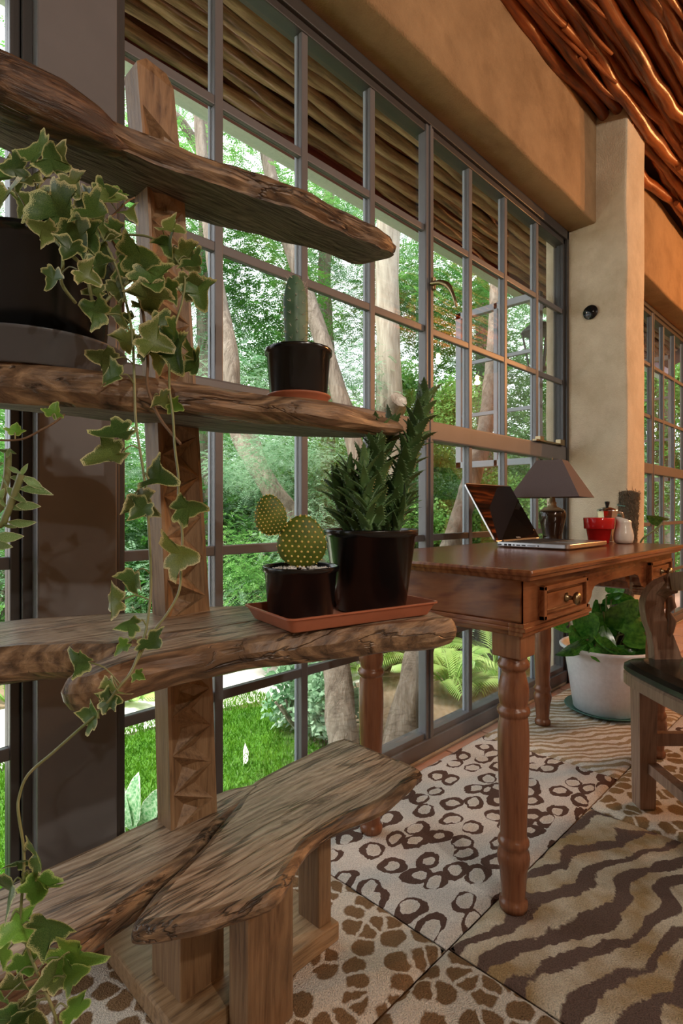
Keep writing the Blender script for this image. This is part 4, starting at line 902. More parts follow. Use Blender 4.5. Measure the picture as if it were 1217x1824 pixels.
for q in range(len(mb.v)):
    v = Vector(mb.v[q])+wp2; a = v-base_; o_ = a-ax_*a.dot(ax_); nn_ = mn.noise(v*85)*.55+mn.noise(v*200)*.6+mn.noise(v*25)*.4
    mb.v[q] = tuple(v+o_.normalized()*nn_*.0085-wp2) if o_.length > 1e-4 else mb.v[q]
mb.build('moss_pole', 'moss', po)
mb = MB(); axd = (tip-base_).normalized(); e1 = axd.orthogonal().normalized(); e2 = axd.cross(e1)
for i in range(5200):
    t = R.random(); a = R.uniform(0, 6.28); p = base_.lerp(tip, t)+(e1*math.cos(a)+e2*math.sin(a))*.041; d = (e1*math.cos(a)+e2*math.sin(a))*R.uniform(.3, 1)+axd*R.uniform(-1, 1)+Vector((R.uniform(-1, 1),)*3)*.5
    p2 = p+d.normalized()*R.uniform(.008, .022); s_ = d.cross(axd).normalized()*.0013; mb.add([p-s_-wp2, p+s_-wp2, p2-wp2], [(0, 1, 2)])
mb.build('moss_fibres', 'stem_brown', po)['kind'] = 'stuff'
mb = MB()
for z_ in (.10, .16, .86, .92):
    Pp = [base_.lerp(tip, z_+.03*math.sin(a/2))+(e1*math.cos(a)+e2*math.sin(a))*.046-wp2 for a in [1.0*z_*7+i*math.pi/20 for i in range(15)]]; mb.tube(Pp, .0016, 5, 0, False)
mb.build('twine', 'teal_twine', po)
HT = [(.02, .04), (.16, -.10), (.32, -.08), (.42, .08), (.42, .3), (.34, .55), (.18, .82), (0, 1.0)]; HTO = HT+[(-x, y) for x, y in HT[-2::-1]]
pom = [make_leaf('leaf', HTO, .25, .3*(s_-.7), .8, s_+40) for s_ in range(3)]
for m_ in pom:
    m_.materials.append(M['pothos_leaf'])
pl = [(1042, 1095, 60, 75, 2.33), (1075, 1090, 90, 70, 2.35), (1110, 1130, 105, -5, 2.36), (1085, 1160, 60, 20, 2.33), (1045, 1140, 70, 150, 2.33), (1030, 1120, 55, 100, 2.36), (1080, 1062, 55, 0, 2.42), (1068, 1075, 50, 110, 2.45), (1100, 1100, 60, -35, 2.40), (1130, 1160, 55, 0, 2.38), (1060, 1150, 60, 30, 2.32), (1140, 1110, 55, 60, 2.4), (1010, 1118, 45, 190, 2.36), (1145, 1085, 40, 90, 2.45), (1095, 1170, 45, -30, 2.34), (1055, 1110, 60, 95, 2.38), (1150, 1150, 50, 20, 2.4), (1122, 1100, 50, 20, 2.42), (1065, 1125, 55, 60, 2.35), (1090, 1058, 42, -60, 2.43)]
mb = MB()
for i, (px, py, s_, an, d) in enumerate(pl):
    p = at(px, py, d); put_leaf(pom[i % 3], 'leaf', po, p, s_/F*d*.88, an, R.uniform(-.5, .5), R.uniform(-.9, .9), wp2)
    b_ = wp2+Vector(((p.x-wp2.x)*.3, (p.y-wp2.y)*.3, .25)); Q = catmull([b_, (b_+p)/2+Vector((0, 0, .03)), p], 5); mb.tube([q-wp2 for q in Q], .0035, 6, 0, False)
Q = catmull([at(1135, 1000, 2.48), at(1142, 965, 2.44), at(1158, 950, 2.40), at(1172, 940, 2.38), at(1180, 930, 2.38)], 5); mb.tube([q-wp2 for q in Q], .004, 6, 0, False)
Q = catmull([base_.lerp(tip, .45), at(1128, 985, 2.5), at(1135, 1000, 2.48)], 5); mb.tube([q-wp2 for q in Q], .004, 6, 0, False)
mb.build('leaf_stalks', 'stem_green', po)['kind'] = 'stuff'
put_leaf(pom[1], 'leaf', po, at(1182, 928, 2.38), 34/F*2.38, 195, .1, 1.0, wp2)

# ------------------------------------------------------------------ armchair
ch = empty('armchair', (1.79, .24, RZ)); tag(ch, 'wooden armchair with black leather seat and curved arm by the desk', 'chair'); CL = ch.location
# chair axes: f towards its front (away from the viewer), s to its right
fx = Vector((math.cos(AZ), math.sin(AZ), 0)); sx = Vector((math.sin(AZ), -math.cos(AZ), 0))
FL = at(1147, 1450, 1.655); FL.z = 0
def cpt(s_, f_, z): return FL+sx*s_+fx*f_+Vector((0, 0, z))-CL
def obox(name, s0, s1, f0, f1, z0, z1, m='chair_wood', tp=0):
    mb = MB(); c = [(s0+tp, f0+tp, z0), (s1-tp, f0+tp, z0), (s1-tp, f1-tp, z0), (s0+tp, f1-tp, z0), (s0, f0, z1), (s1, f0, z1), (s1, f1, z1), (s0, f1, z1)]
    mb.add([cpt(*p) for p in c], [(0,3,2,1),(4,5,6,7),(0,1,5,4),(1,2,6,5),(2,3,7,6),(3,0,4,7)], 0, False); return mb.build(name, m, ch)
lw_ = .027; Z0 = RZ
for s_, f_ in ((0, 0), (.46, 0), (.03, -.43), (.43, -.43)): obox('leg', s_-lw_, s_+lw_, f_-lw_, f_+lw_, Z0, .40, tp=.004)
obox('stretcher', .02, .44, -.01, .012, .195, .232); obox('stretcher', .0, .03, -.41, -.02, .12, .15); obox('stretcher', .43, .46, -.41, -.02, .12, .15)
mb = MB(); OUT = [(-.045, .03), (.10, .055), (.23, .062), (.36, .055), (.505, .03), (.515, -.15), (.49, -.35), (.44, -.47), (.23, -.49), (.02, -.47), (-.03, -.35), (-.058, -.15)]
C2 = catmull([Vector((a, b, 0)) for a, b in OUT], 6, True); cen = Vector((.23, -.21, 0))
def seat_ring(sc_, z): return [cpt(*( (cen+(p-cen)*sc_).xy ), z) for p in C2]
k = len(C2); rg = [seat_ring(.97, .375), seat_ring(1, .38), seat_ring(1, .408), seat_ring(.985, .415)]
for a in range(3): mb.add(rg[a]+rg[a+1], [(i, (i+1) % k, k+(i+1) % k, k+i) for i in range(k)])
mb.add(rg[0], [tuple(range(k))], 0, False); mb.add(rg[-1], [tuple(range(k))], 0, False); mb.build('seat_frame', 'chair_wood', ch)
mb = MB(); rg = [seat_ring(.985, .415), seat_ring(1.0, .420), seat_ring(.995, .432), seat_ring(.955, .442), seat_ring(.85, .450), seat_ring(.6, .456), seat_ring(.2, .458)]
for a in range(len(rg)-1): mb.add(rg[a]+rg[a+1], [(i, (i+1) % k, k+(i+1) % k, k+i) for i in range(k)])
mb.add(rg[-1], [tuple(range(k))]); mb.build('seat_pad', 'black_leather', ch)
# S-shaped arm support and arm
def ribbon(name, P, wd, th, m='chair_wood'):
    """P: (s, f, z) centreline; plank swept with width wd in the side plane"""
    mb = MB(); Q = catmull([Vector(p) for p in P], 6); n = len(Q); ws = np.interp(np.linspace(0, 1, n), np.linspace(0, 1, len(wd)), wd)
    vs = []
    for i, q in enumerate(Q):
        d = (Q[min(i+1, n-1)]-Q[max(i-1, 0)]).normalized(); nn = Vector((-d.z, 0, d.x)) if abs(d.y) < .95 else Vector((1, 0, 0))
        nn = (nn-d*nn.dot(d)).normalized(); b = d.cross(nn).normalized()
        for a, c in ((-1, -1), (1, -1), (1, 1), (-1, 1)): v = q+nn*a*ws[i]/2+b*c*th/2; vs.append(cpt(*v))
    mb.add(vs, [(i*4+j, i*4+(j+1) % 4, (i+1)*4+(j+1) % 4, (i+1)*4+j) for i in range(n-1) for j in range(4)]+[(0, 1, 2, 3), tuple(range(4*n-4, 4*n))[::-1]], 0, False)
    bm = bmesh.new(); me = mb.mesh(name); bm.from_mesh(me); bmesh.ops.recalc_face_normals(bm, faces=bm.faces[:]); bm.to_mesh(me); bm.free()
    return link(name, me, m, ch)
def sc3(px, py, d):       # chair coordinates of a seen point
    v = at(px, py, d)-FL; return (v.dot(sx), v.dot(fx), at(px, py, d).z)
ribbon('arm_support', [sc3(1186, 1178, 1.66), sc3(1180, 1150, 1.66), sc3(1172, 1122, 1.66), sc3(1163, 1098, 1.66), sc3(1161, 1072, 1.65), sc3(1172, 1052, 1.64), sc3(1192, 1040, 1.62)], [.085, .07, .058, .056, .056, .052, .045], .034)
ribbon('arm', [sc3(1178, 1050, 1.64), sc3(1200, 1038, 1.60), sc3(1235, 1034, 1.52), sc3(1290, 1036, 1.42), sc3(1360, 1040, 1.32)], [.03, .034, .036, .036, .034], .05)
mb = MB(); 
mb.tube([cpt(*sc3(1192, 1062, 1.64)), cpt(*sc3(1196, 1080, 1.64)), cpt(*sc3(1190, 1090, 1.65)), cpt(*sc3(1196, 1106, 1.65)), cpt(*sc3(1192, 1125, 1.65)), cpt(*sc3(1190, 1140, 1.65))], [.012, .014, .007, .015, .012, .004], 10, 0, True, .2); mb.build('carved_scroll', 'chair_wood', ch)
ribbon('arm_support', [(.49, -.02, .44), (.50, -.02, .50), (.515, -.02, .56), (.525, -.02, .62), (.515, -.03, .67)], [.05, .04, .04, .04, .036], .032)
ribbon('arm', [(.50, 0, .68), (.51, -.1, .69), (.50, -.25, .70), (.46, -.44, .71)], [.034, .036, .036, .034], .05)
for s_ in (.03, .43): ribbon('back_post', [(s_, -.43, .40), (s_, -.45, .6), (s_, -.49, .8), (s_, -.53, .95)], [.04, .038, .035, .03], .03)
for z_, f_ in ((.93, -.525), (.72, -.475)):
    obox('back_rail', .02, .44, f_-.012, f_+.012, z_-.035, z_+.03)

# ------------------------------------------------------------------ black round wall fitting on the pier
wf = at(1041, 549, 2.78); wf.x = 2.917
mb = MB(); mb.lathe([(.036, 0), (.037, .004), (.034, .008), (0, .009)], 32); o = mb.build('cover_plate', 'black_plastic', None, wf); o.rotation_euler = (0, -math.pi/2, 0)
tag(o, 'round black cover plate with two screws on the plastered pier', 'wall plate')
mb = MB()
for s_ in (-.017, .017): mb.lathe([(.004, .0085), (.004, .0105), (0, .011)], 10, (0, s_, 0))
mb.build('screw', 'steel_shiny', o)

# ------------------------------------------------------------------ bulbs behind the viewer: pair mirrored in panes, others added unseen as fill
def pendant(x, y, z, e, lbl, r=.026):
    t = empty('pendant_or_fill_bulb', (x, y, z)); tag(t, lbl, 'light', 'bare bulbs hanging from the ceiling')
    mb = MB(); mb.lathe([(0, -r), (r*.6, -r*.8), (r, -r*.1), (r*.8, r*.6), (r*.35, r*1.2), (0, r*1.2)], 20); mb.build('bulb', 'bulb_glow', t)
    mb = MB(); mb.tube([(0, 0, r*1.2), (0, 0, 2.84-z)], .006, 6); mb.tube([(0, 0, r*1.1), (0, 0, r*1.1+.05)], .018, 10); mb.build('cord', 'black_plastic', t)
    l = bpy.data.lights.new('bulb_light', 'POINT'); l.energy = e; l.color = (1, .43, .14) if x > 4 else (1, .90, .78); l.shadow_soft_size = .028
    lo = bpy.data.objects.new('bulb_light', l); COL.objects.link(lo); lo.parent = t; lo.location = (0, 0, -r*2.2)
L_ = 'bare warm bulb hanging from the ceiling, %s'
for x, y, z, e in ((5.0, -1.0, 2.55, 118), (5.8, -1.0, 2.45, 118), (2.3, -1.6, 2.45, 34), (.2, -1.6, 2.45, 58), (-1.2, -2.8, 2.45, 50), (3.4, -2.9, 2.45, 26)): pendant(x, y, z, e, L_ % {5.0: 'left one mirrored in the panes', 5.8: 'right one mirrored in the panes', 2.3: 'unseen fill lamp added behind the desk chair', .2: 'unseen fill lamp added behind the viewer', -1.2: 'unseen fill lamp added in the far left corner of the room', 3.4: 'unseen fill lamp added in the far right half of the room'}[x])

# ------------------------------------------------------------------ garden
GZ = -.35
def plane(name, pts, z, m, th=.04):
    mb = MB(); n = len(pts); A = [Vector((x, y, z)) for x, y in pts]; B = [v-Vector((0, 0, th)) for v in A]
    mb.add(A+B, [tuple(range(n)), tuple(range(n, 2*n))[::-1]]+[(i, n+i, n+(i+1) % n, (i+1) % n) for i in range(n)], 0, False); return mb.build(name, m)
tag(plane('garden_ground', [(-14, 1.34), (26, 1.34), (26, 30), (-14, 30)], GZ-.02, 'garden_soil'), 'bare garden soil outside', None, None, 'structure')
tag(plane('lawn', [(-6, 1.36), (1.75, 1.36), (2.05, 2.3), (2.35, 2.75), (1.9, 2.95), (-6, 3.35)], GZ, 'lawn'), 'mown lawn outside the window', None, None, 'structure')
tag(plane('garden_path', [(-8, 3.4), (1.9, 2.98), (3.0, 2.7), (3.6, 2.9), (3.2, 3.6), (1.5, 3.9), (-8, 4.4)], GZ+.004, 'path_stone'), 'pale garden path beyond the lawn', None, None, 'structure')
tag(plane('brick_terrace', [(7.0, 1.9), (16, 1.9), (16, 6.5), (7.0, 4.2)], GZ+.006, 'brick_path'), 'paved terrace far to the right', None, None, 'structure')
def quads(name, C, A, B, m, parent=None, loc=None, kind=None, tri=False):
    """C centre base (n,3), A along, B half-width vectors"""
    n = len(C); V = np.empty((n, 4, 3), np.float32)
    V[:, 0] = C; V[:, 1] = C+A*.45+B; V[:, 2] = C+A; V[:, 3] = C+A*.45-B
    me = bpy.data.meshes.new(name); me.vertices.add(n*4); me.vertices.foreach_set('co', V.ravel()); me.loops.add(n*4); me.loops.foreach_set('vertex_index', np.arange(n*4, dtype=np.int32))
    me.polygons.add(n); me.polygons.foreach_set('loop_start', np.arange(0, n*4, 4, dtype=np.int32)); me.update(calc_edges=True); me.validate()
    if m is None: return me
    o = link(name, me, m, parent, loc)
    if kind: o['kind'] = kind
    return o
rng = np.random.default_rng(5)
def nrm(a): return a/np.maximum(np.linalg.norm(a, axis=1, keepdims=True), 1e-6)
# grass
n = 60000; gx = rng.uniform(-.8, 2.3, n); gy = 1.38+rng.random(n)**1.2*1.75
keep = gx < 1.72+(gy-1.36)*.42; gx, gy = gx[keep], gy[keep]; n = len(gx)
C = np.stack([gx, gy, np.full(n, GZ)], 1); A = np.stack([rng.normal(0, .012, n), rng.normal(0, .012, n), rng.uniform(.015, .04, n)], 1); B = nrm(np.stack([rng.normal(0, 1, n), rng.normal(0, 1, n), np.zeros(n)], 1))*.003
o = quads('grass', C, A, B, 'grass_blade'); tag(o, 'short bright green grass blades of the lawn', 'grass', None, 'stuff')
def crown(name, mats, nf, rad, leaf=(.036, .0085), npair=9, flen=.24, shell=.55, droop=.35, seed=1, clump=14):
    g = np.random.default_rng(seed); cl = nrm(g.normal(0, 1, (clump, 3)))*g.uniform(.3, .85, (clump, 1))
    ci = g.integers(0, clump, nf); P = cl[ci]+g.normal(0, .26, (nf, 3)); P = P*np.minimum(1, 1.05/np.maximum(np.linalg.norm(P, axis=1, keepdims=True), 1e-6)); P *= np.array(rad)
    D = nrm(g.normal(0, 1, (nf, 3))*np.array([1, 1, .35])+P*.5/np.array(rad)); D[:, 2] -= droop*g.random(nf); D = nrm(D)
    Up = nrm(np.stack([g.normal(0, .35, nf), g.normal(0, .35, nf), np.ones(nf)], 1)); Sd = nrm(np.cross(D, Up)); fl = flen*g.uniform(.6, 1.2, nf)
    Cs, As, Bs = [], [], []
    for k in range(npair):
        t = (k+.7)/npair; base = P+D*(fl*t)[:, None]; base[:, 2] -= (.25*fl*t*t)
        for sg in (1, -1):
            a = nrm(Sd*sg+D*.45+g.normal(0, .12, (nf, 3)))*(leaf[0]*(1.15-.5*abs(t-.45)))*g.uniform(.8, 1.2, (nf, 1)); Cs.append(base); As.append(a)
            Bs.append(nrm(np.cross(a, Up+g.normal(0, .25, (nf, 3))))*leaf[1])
    return quads(name, np.concatenate(Cs), np.concatenate(As), np.concatenate(Bs), None)
def leafcloud(nl, rad, leaf, seed, clump=10):
    g = np.random.default_rng(seed); cl = nrm(g.normal(0, 1, (clump, 3)))*g.uniform(.3, .8, (clump, 1)); P = cl[g.integers(0, clump, nl)]+nrm(g.normal(0, 1, (nl, 3)))*g.uniform(.05, .42, (nl, 1)); P *= np.array(rad)
    A = nrm(g.normal(0, 1, (nl, 3))+P/np.array(rad)-np.array([0, 0, .3]))*leaf[0]*g.uniform(.6, 1.2, (nl, 1)); B = nrm(np.cross(A, g.normal(0, 1, (nl, 3))+np.array([0, 0, 1.5])))*leaf[1]
    return quads('foliage', P, A, B, None)
crowns = [crown('foliage', None, 1150, (1.15, 1.0, .85), seed=11), crown('foliage', None, 1150, (1.2, 1.0, .8), seed=12, leaf=(.03, .007), npair=10), crown('foliage', None, 900, (1.1, 1.1, .9), seed=13, leaf=(.045, .012), npair=7), leafcloud(15000, (1.1, 1.0, .85), (.055, .018), 14)]
for c_, m_ in zip(crowns, ('tree_leaf', 'tree_leaf_blue', 'tree_leaf_dark', 'tree_leaf')): c_.materials.append(M[m_])
def tree(pts, rads, crs, label, bark='bark', branches=(), cat='tree', group='garden trees outside the window', name='garden_tree'):
    b0 = Vector(pts[0]); b0.z = GZ; t = empty(name, b0); tag(t, label, cat, group); Q, rr = smooth_curve_r([Vector(p) for p in pts], rads, 5)
    mb = MB(); mb.tube([q-b0 for q in Q], rr, 14, 0, True, .25, R.random()*9)
    for br in branches:
        q2, r2 = smooth_curve_r([Vector(p) for p in br[0]], br[1], 5); mb.tube([q-b0 for q in q2], r2, 9, 0, True, .2, 3)
    mb.build('trunk', bark, t)
    for (c, s_, k_) in crs:
        o = link('foliage', crowns[k_], 'tree_leaf', t, Vector(c)-b0); o.rotation_euler.z = R.uniform(0, 6); o.scale = (s_, s_, s_*R.uniform(.9, 1.1)); o['kind'] = 'stuff'
    return t
def W(px, py, d): return tuple(at(px, py, d))
G1 = None
tree([W(617, 1395, 2.6), W(600, 1190, 2.75), W(570, 1030, 3.0), W(522, 925, 3.2), W(476, 860, 3.35), W(420, 755, 3.5), W(408, 620, 3.6), W(385, 500, 3.7), W(365, 330, 3.8), W(345, 100, 3.9)], [.08, .07, .066, .062, .06, .058, .052, .048, .042, .03],
     [(W(330, 300, 4.4), .62, 0), (W(450, 560, 5.2), .7, 2), (W(440, 830, 3.15), .22, 1), (W(505, 800, 3.0), .20, 1), (W(545, 960, 2.95), .22, 1)], 'leaning rough-barked tree curving left behind the lower shelf', branches=[([W(476, 860, 3.35), W(460, 800, 3.6), W(440, 720, 4.0)], [.04, .03, .02])])
tree([W(700, 1370, 2.75), W(725, 1260, 2.8), W(752, 1150, 2.85), W(790, 1020, 3.0), W(818, 930, 3.1), W(845, 840, 3.3), W(868, 740, 3.6), W(880, 600, 4.0), W(885, 400, 4.4)], [.085, .075, .07, .066, .062, .055, .05, .045, .03],
     [(W(830, 480, 5.6), .95, 0), (W(930, 690, 5.8), .75, 2)], 'tree with trunk leaning right, seen beside the rear desk leg')
tree([W(705, 1110, 4.5), W(700, 900, 4.5), W(697, 740, 4.5), W(690, 560, 4.5), W(692, 380, 4.5), W(700, 150, 4.5), W(705, -60, 4.5)], [.12, .11, .108, .098, .092, .08, .06],
     [(W(620, 470, 6.2), .85, 1), (W(735, 520, 6.0), .75, 0), (W(720, 150, 5.2), .7, 1)], 'straight pale smooth trunk with a sawn-off knot', 'bark_pale')
pale_ = [o for o in bpy.data.objects if o.get('label') == 'straight pale smooth trunk with a sawn-off knot'][0]
mb = MB(); mb.tube([Vector(W(696, 735, 4.45))-pale_.location, Vector(W(705, 722, 4.36))-pale_.location, Vector(W(711, 712, 4.31))-pale_.location], [.095, .088, .070], 16, 0, True, .25, 2); mb.build('sawn_knot', 'bark', pale_)
tree([W(665, 1000, 4.0), W(640, 830, 4.0), W(604, 700, 4.1), W(562, 570, 4.2), W(520, 450, 4.3), W(480, 300, 4.4), W(450, 120, 4.5)], [.07, .065, .062, .06, .055, .05, .04],
     [(W(520, 380, 5.8), .75, 0), (W(430, 480, 5.0), .55, 2)], 'slim tree leaning left behind the column cactus')
tree([W(372, 1000, 5.0), W(368, 700, 5.0), W(368, 400, 5.0), W(358, 190, 5.0), W(352, 0, 5.0)], [.085, .08, .075, .065, .05], [(W(250, 330, 5.6), .75, 0), (W(300, 560, 5.0), .7, 1), (W(240, 120, 6.4), .6, 1)], 'upright tree right of the carved post', 'bark', [([W(368, 300, 5.0), W(345, 250, 4.9), W(310, 205, 4.8), W(260, 190, 4.8)], [.05, .045, .035, .02])])
tree([W(864, 1000, 6.5), W(864, 780, 6.5), W(860, 600, 6.5), W(862, 400, 6.5)], [.10, .09, .085, .06], [(W(880, 560, 7.4), .95, 1), (W(800, 640, 7.0), .95, 2), (W(990, 430, 8.5), .8, 0)], 'straight dim tree behind the open casement')
tree([W(988, 1000, 7.5), W(985, 800, 7.5), W(990, 650, 7.5), W(985, 500, 7.5)], [.14, .13, .11, .08], [(W(950, 760, 8.2), 1.25, 2), (W(1010, 560, 9.0), .9, 0)], 'pale slanting tree left of the pier', 'bark_pale')
tree([W(583, 1000, 6.0), W(585, 670, 6.0), W(578, 480, 6.0), W(590, 300, 6.0)], [.08, .075, .07, .05], [(W(590, 620, 6.8), 1.0, 1), (W(480, 640, 7.2), .9, 0), (W(650, 330, 7.4), .8, 0)], 'thin upright tree behind the column cactus')
tree([W(60, 1000, 5), W(50, 500, 5), W(30, 100, 5)], [.08, .07, .05], [(W(20, 200, 5), .9, 0), (W(0, 450, 5.5), .9, 1), (W(40, 760, 5.0), .9, 2)], 'tree seen left of the broad steel post')
tree([W(1180, 1000, 9.5), W(1185, 700, 9.5), W(1190, 500, 9.5)], [.12, .10, .08], [(W(1180, 760, 9.5), 1.2, 3), (W(1230, 640, 10), 1.2, 3), (W(1110, 700, 10), 1.1, 2), (W(1200, 850, 9.5), 1.0, 3)], 'leafy tree seen beyond the plastered pier')
# understory shrubs, one thing each
def shrub(c, s_, k_, label, group='leafy shrubs beyond the path', n_=1, cat='shrub', sz=1.0):
    b = Vector((c[0], c[1], GZ)); t = empty('garden_shrub', b); tag(t, label, cat, group)
    mb = MB()
    for i in range(4): q = [(0, 0, 0), (R.uniform(-.15, .15)*s_, R.uniform(-.15, .15)*s_, .35*s_), (R.uniform(-.4, .4)*s_, R.uniform(-.4, .4)*s_, .9*s_)]; mb.tube(catmull(q, 4), [.02]*4+[.015]*4+[.008], 6)
    mb.build('stems', 'bark', t)
    for j in range(n_):
        o = link('foliage', crowns[k_], 'tree_leaf', t, (R.uniform(-.1, .1), R.uniform(-.1, .1), c[2]-GZ+j*.9*s_)); o.rotation_euler.z = R.uniform(0, 6); o.scale = (s_, s_, s_*sz); o['kind'] = 'stuff'
ORD = ['leftmost', 'second from the left', 'third from the left', 'fourth from the left', 'fifth from the left', 'sixth from the left', 'seventh from the left', 'eighth from the left', 'ninth from the left', 'tenth from the left', 'eleventh from the left', 'twelfth from the left', 'thirteenth from the left', 'fourteenth from the left', 'fifteenth from the left', 'sixteenth from the left']
SHR = [(-20, 5.2, 960, .9, 1), (90, 5.6, 930, .9, 2), (190, 5.4, 940, .9, 1), (240, 5.0, 860, .8, 0), (330, 5.6, 890, .95, 1), (420, 5.2, 960, .8, 2), (450, 5.8, 850, .9, 1), (540, 6.0, 900, 1.0, 1), (620, 5.6, 930, .9, 2), (690, 6.0, 860, 1.0, 1), (770, 6.4, 900, 1.1, 0), (860, 6.8, 880, 1.1, 2), (940, 7.2, 900, 1.2, 1), (560, 5.0, 1050, .7, 2), (700, 5.2, 1060, .8, 0), (820, 5.6, 1060, .9, 1), (930, 6.2, 1070, 1.0, 2), (470, 4.8, 1030, .65, 1), (1000, 8, 960, 1.2, 0), (1190, 11, 960, 1.3, 3), (250, 5.0, 1020, .7, 2), (330, 4.9, 1060, .6, 1), (140, 5.0, 1060, .8, 2), (10, 5.0, 1090, .8, 1)]
SHR += [(400, 4.4, 700, .45, 1), (500, 4.6, 790, .5, 0), (620, 4.8, 700, .5, 1), (560, 4.5, 860, .5, 1), (460, 4.4, 1000, .5, 0), (760, 5.0, 760, .6, 3), (740, 4.6, 960, .6, 3), (850, 5.2, 960, .7, 3)]
for row, (lo, hi, nm) in enumerate(((0, 5.15, 'nearest'), (5.15, 5.9, 'middle'), (5.9, 20, 'farther'))):
    rw = sorted(q for q in SHR if lo <= q[1] < hi)
    for i, (px, d, py, s_, k_) in enumerate(rw):
        p = at(px, py, d); shrub((p.x, p.y, p.z), s_, k_, 'leafy green shrub, %s in the %s row beyond the path' % (ORD[i], nm))
# back wall of trees that closes the view low down
bt = 0
for i in range(16):
    a = AZ+math.radians(36-i*4.6); d = 10.5+R.uniform(-.6, 1.4); c = (d*math.cos(a), d*math.sin(a), .75+R.uniform(-.2, .3)); 
    if c[1] < 3: continue
    shrub(c, 1.75, (0, 2, 3)[i % 3], 'large bushy tree, %s in the row closing the garden' % ORD[bt], 'bushy trees at the back of the garden', 1 if i % 3 else 2, 'tree'); bt += 1
# near shrub beside the lawn
t = empty('round_shrub', (2.02, 2.30, GZ)); tag(t, 'low round shrub at the edge of the lawn', 'shrub')
me = leafcloud(5200, (.36, .34, .24), (.05, .014), 33, 14); me.materials.append(M['tree_leaf_blue']); o = link('foliage', me, 'tree_leaf_blue', t, (0, 0, .2)); o['kind'] = 'stuff'
mb = MB()
for i in range(5): mb.tube([(0, 0, 0), (R.uniform(-.15, .15), R.uniform(-.15, .15), .2)], .008, 6)
mb.build('stems', 'bark', t)
# palms
def palm(base, nf, L, label, seed):
    g = random.Random(seed); b = Vector(base); t = empty('feather_palm', b); tag(t, label, 'palm', 'feather palms by the window')
    for i in range(nf):
        az = i*2.4+g.uniform(-.4, .4); el = math.radians(g.uniform(35, 78)); l = L*g.uniform(.75, 1.1); P = []
        for k_ in range(11):
            s_ = k_/10; r_ = l*s_*math.cos(el)*(1+.2*s_); z = l*s_*math.sin(el)-l*.55*s_*s_; P.append(Vector((r_*math.cos(az), r_*math.sin(az), z)))
        mb = MB(); mb.tube(P, [.007*(1-.7*k_/10) for k_ in range(11)], 5, 0, False); Q = catmull(P, 3)
        for k_ in range(6, len(Q)-1):
            d = (Q[k_+1]-Q[k_]).normalized(); s2 = d.cross(UP).normalized(); f_ = math.sin(math.pi*min(.98, .12+k_/len(Q)*.85))
            for sg in (1, -1):
                a = (s2*sg*.8+d*.75+Vector((0, 0, -.12))).normalized()*.21*f_*L/.9; w_ = a.cross(UP+s2*sg*.4).normalized()*.008; mb.add([Q[k_], Q[k_]+a*.4+w_, Q[k_]+a+Vector((0, 0, -.03)), Q[k_]+a*.4-w_], [(0, 1, 2, 3)])
        mb.build('frond', 'palm_leaf', t)
PALMS = [(805, 1330, 3.75, 14, .68, 'yellow-green feather palm outside, just left of the near desk leg'), (880, 1290, 4.4, 13, .8, 'feather palm outside, seen between the two right desk legs'), (740, 1260, 4.3, 11, .8, 'feather palm behind the tree trunk that leans right'), (955, 1230, 5.0, 12, .85, 'feather palm outside in front of the pale slanting tree'), (650, 1270, 4.2, 10, .7, 'feather palm beside the leaning rough-barked trunk'), (235, 1280, 3.6, 10, .42, 'small feather palm at the lawn edge left of the carved post'), (10, 1290, 3.6, 9, .6, 'feather palm seen left of the broad steel post'), (500, 1190, 4.9, 9, .7, 'feather palm behind the low round shrub')]
for i, (px, py, d, nf, L, lb) in enumerate(PALMS):
    p = at(px, py, d); palm((p.x, p.y, GZ), nf, L, lb, i)
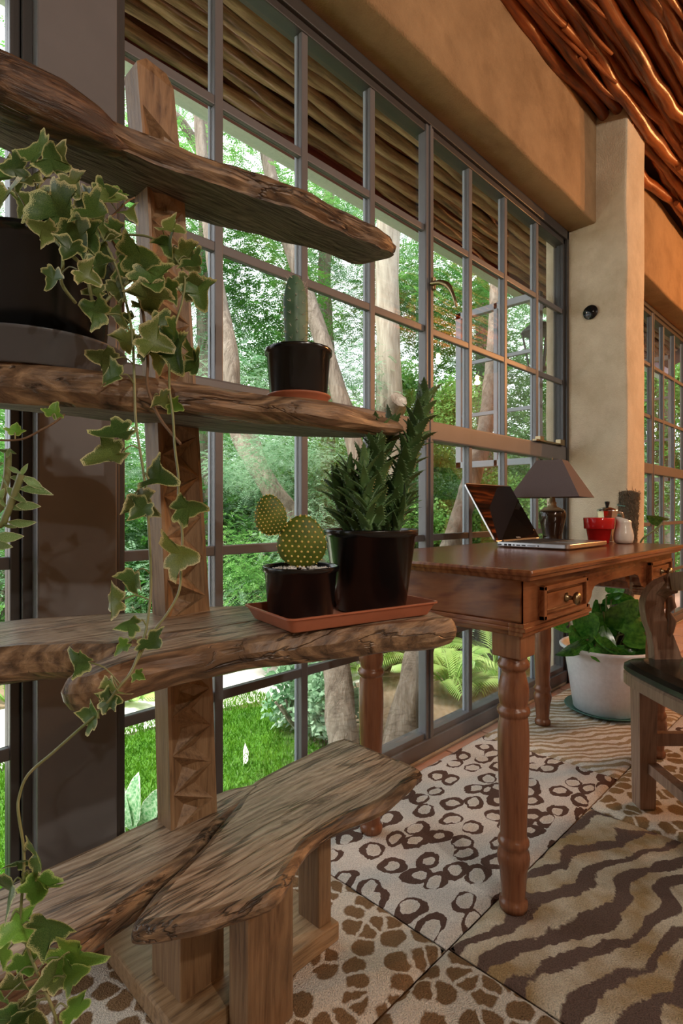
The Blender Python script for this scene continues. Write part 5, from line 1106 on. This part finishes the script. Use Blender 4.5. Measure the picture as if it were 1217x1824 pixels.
# broad variegated plant close to the window
bl = at(236, 1490, 2.1); b = Vector((bl.x, bl.y, GZ)); t = empty('broad_leaf_plant', b); tag(t, 'broad-leaved white-edged plant on the lawn by the steel post', 'plant')
BL = [(.02, 0), (.14, .1), (.25, .35), (.24, .6), (.12, .88), (0, 1.0)]; BLO = BL+[(-x, y) for x, y in BL[-2::-1]]; blm = make_leaf('leaf', BLO, .3, .4, .8, 60); blm.materials.append(M['broad_leaf'])
for px, py, s_, an in ((262, 1470, 70, -75), (242, 1470, 85, -100), (232, 1475, 75, -120), (245, 1480, 75, -50), (222, 1485, 60, -150), (250, 1490, 50, -20), (236, 1480, 55, -95), (215, 1500, 40, 180)): put_leaf(blm, 'leaf', t, at(px, py, 2.1), s_/F*2.1, an, R.uniform(-.4, .4), R.uniform(-.6, .6), b)
mb = MB(); mb.tube([(0, 0, 0), tuple(at(238, 1485, 2.1)-b)], .008, 6); mb.build('stem', 'stem_green', t)
# fallen pale leaf sheath on the grass
fl = onz(434, 1366, GZ+.01); mb = MB(); mb.add([(0, 0, .0), (.05, .02, .012), (.13, .05, .02), (.24, .08, .01), (.13, .02, .014), (.05, -.005, .008)], [(0, 1, 2, 3, 4, 5)]); 
o = mb.build('fallen_leaf', 'gravel', None, fl); tag(o, 'pale dry leaf lying on the lawn', 'leaf'); o.rotation_euler.z = .6
# lantern on the outer corner of the pier
lp = at(960, 610, 3.40); ln = empty('lantern', lp); tag(ln, 'black iron lantern hanging outside by the pier', 'lantern')
def hexr(r, z): return [Vector((r*math.cos(i*math.pi/3), r*math.sin(i*math.pi/3), z)) for i in range(6)]
mb = MB(); mb.lathe([(.02, .125), (.05, .115), (.10, .075), (.108, .06), (.10, .055), (0, .055)], 12); mb.lathe([(0, .19), (.014, .185), (.010, .165), (.022, .15), (.022, .125), (0, .125)], 12)
mb.build('lantern_roof', 'lantern_iron', ln)
mb = MB(); A, B = hexr(.095, .055), hexr(.055, -.16)
for i in range(6): mb.tube([A[i], B[i]], .006, 5)
mb.lathe([(.0, -.19), (.02, -.185), (.058, -.165), (.058, -.155), (0, -.155)], 12); mb.build('lantern_cage', 'lantern_iron', ln)
mb = MB(); mb.lathe([(0, -.12), (.018, -.11), (.025, -.03), (.018, .0), (.012, .055), (0, .055)], 12); mb.build('lantern_bulb', 'brass', ln)
mb = MB(); e = Vector((3.19, 1.33, lp.z+.16))-lp; mb.tube(catmull([Vector((0, 0, .17)), Vector((0, 0, .19)), Vector((e.x*.5, e.y*.5, .21)), e], 5), .008, 6); mb.tube([e+Vector((0, 0, -.08)), e+Vector((0, 0, .08))], .012, 6); mb.build('wall_bracket', 'lantern_iron', ln)
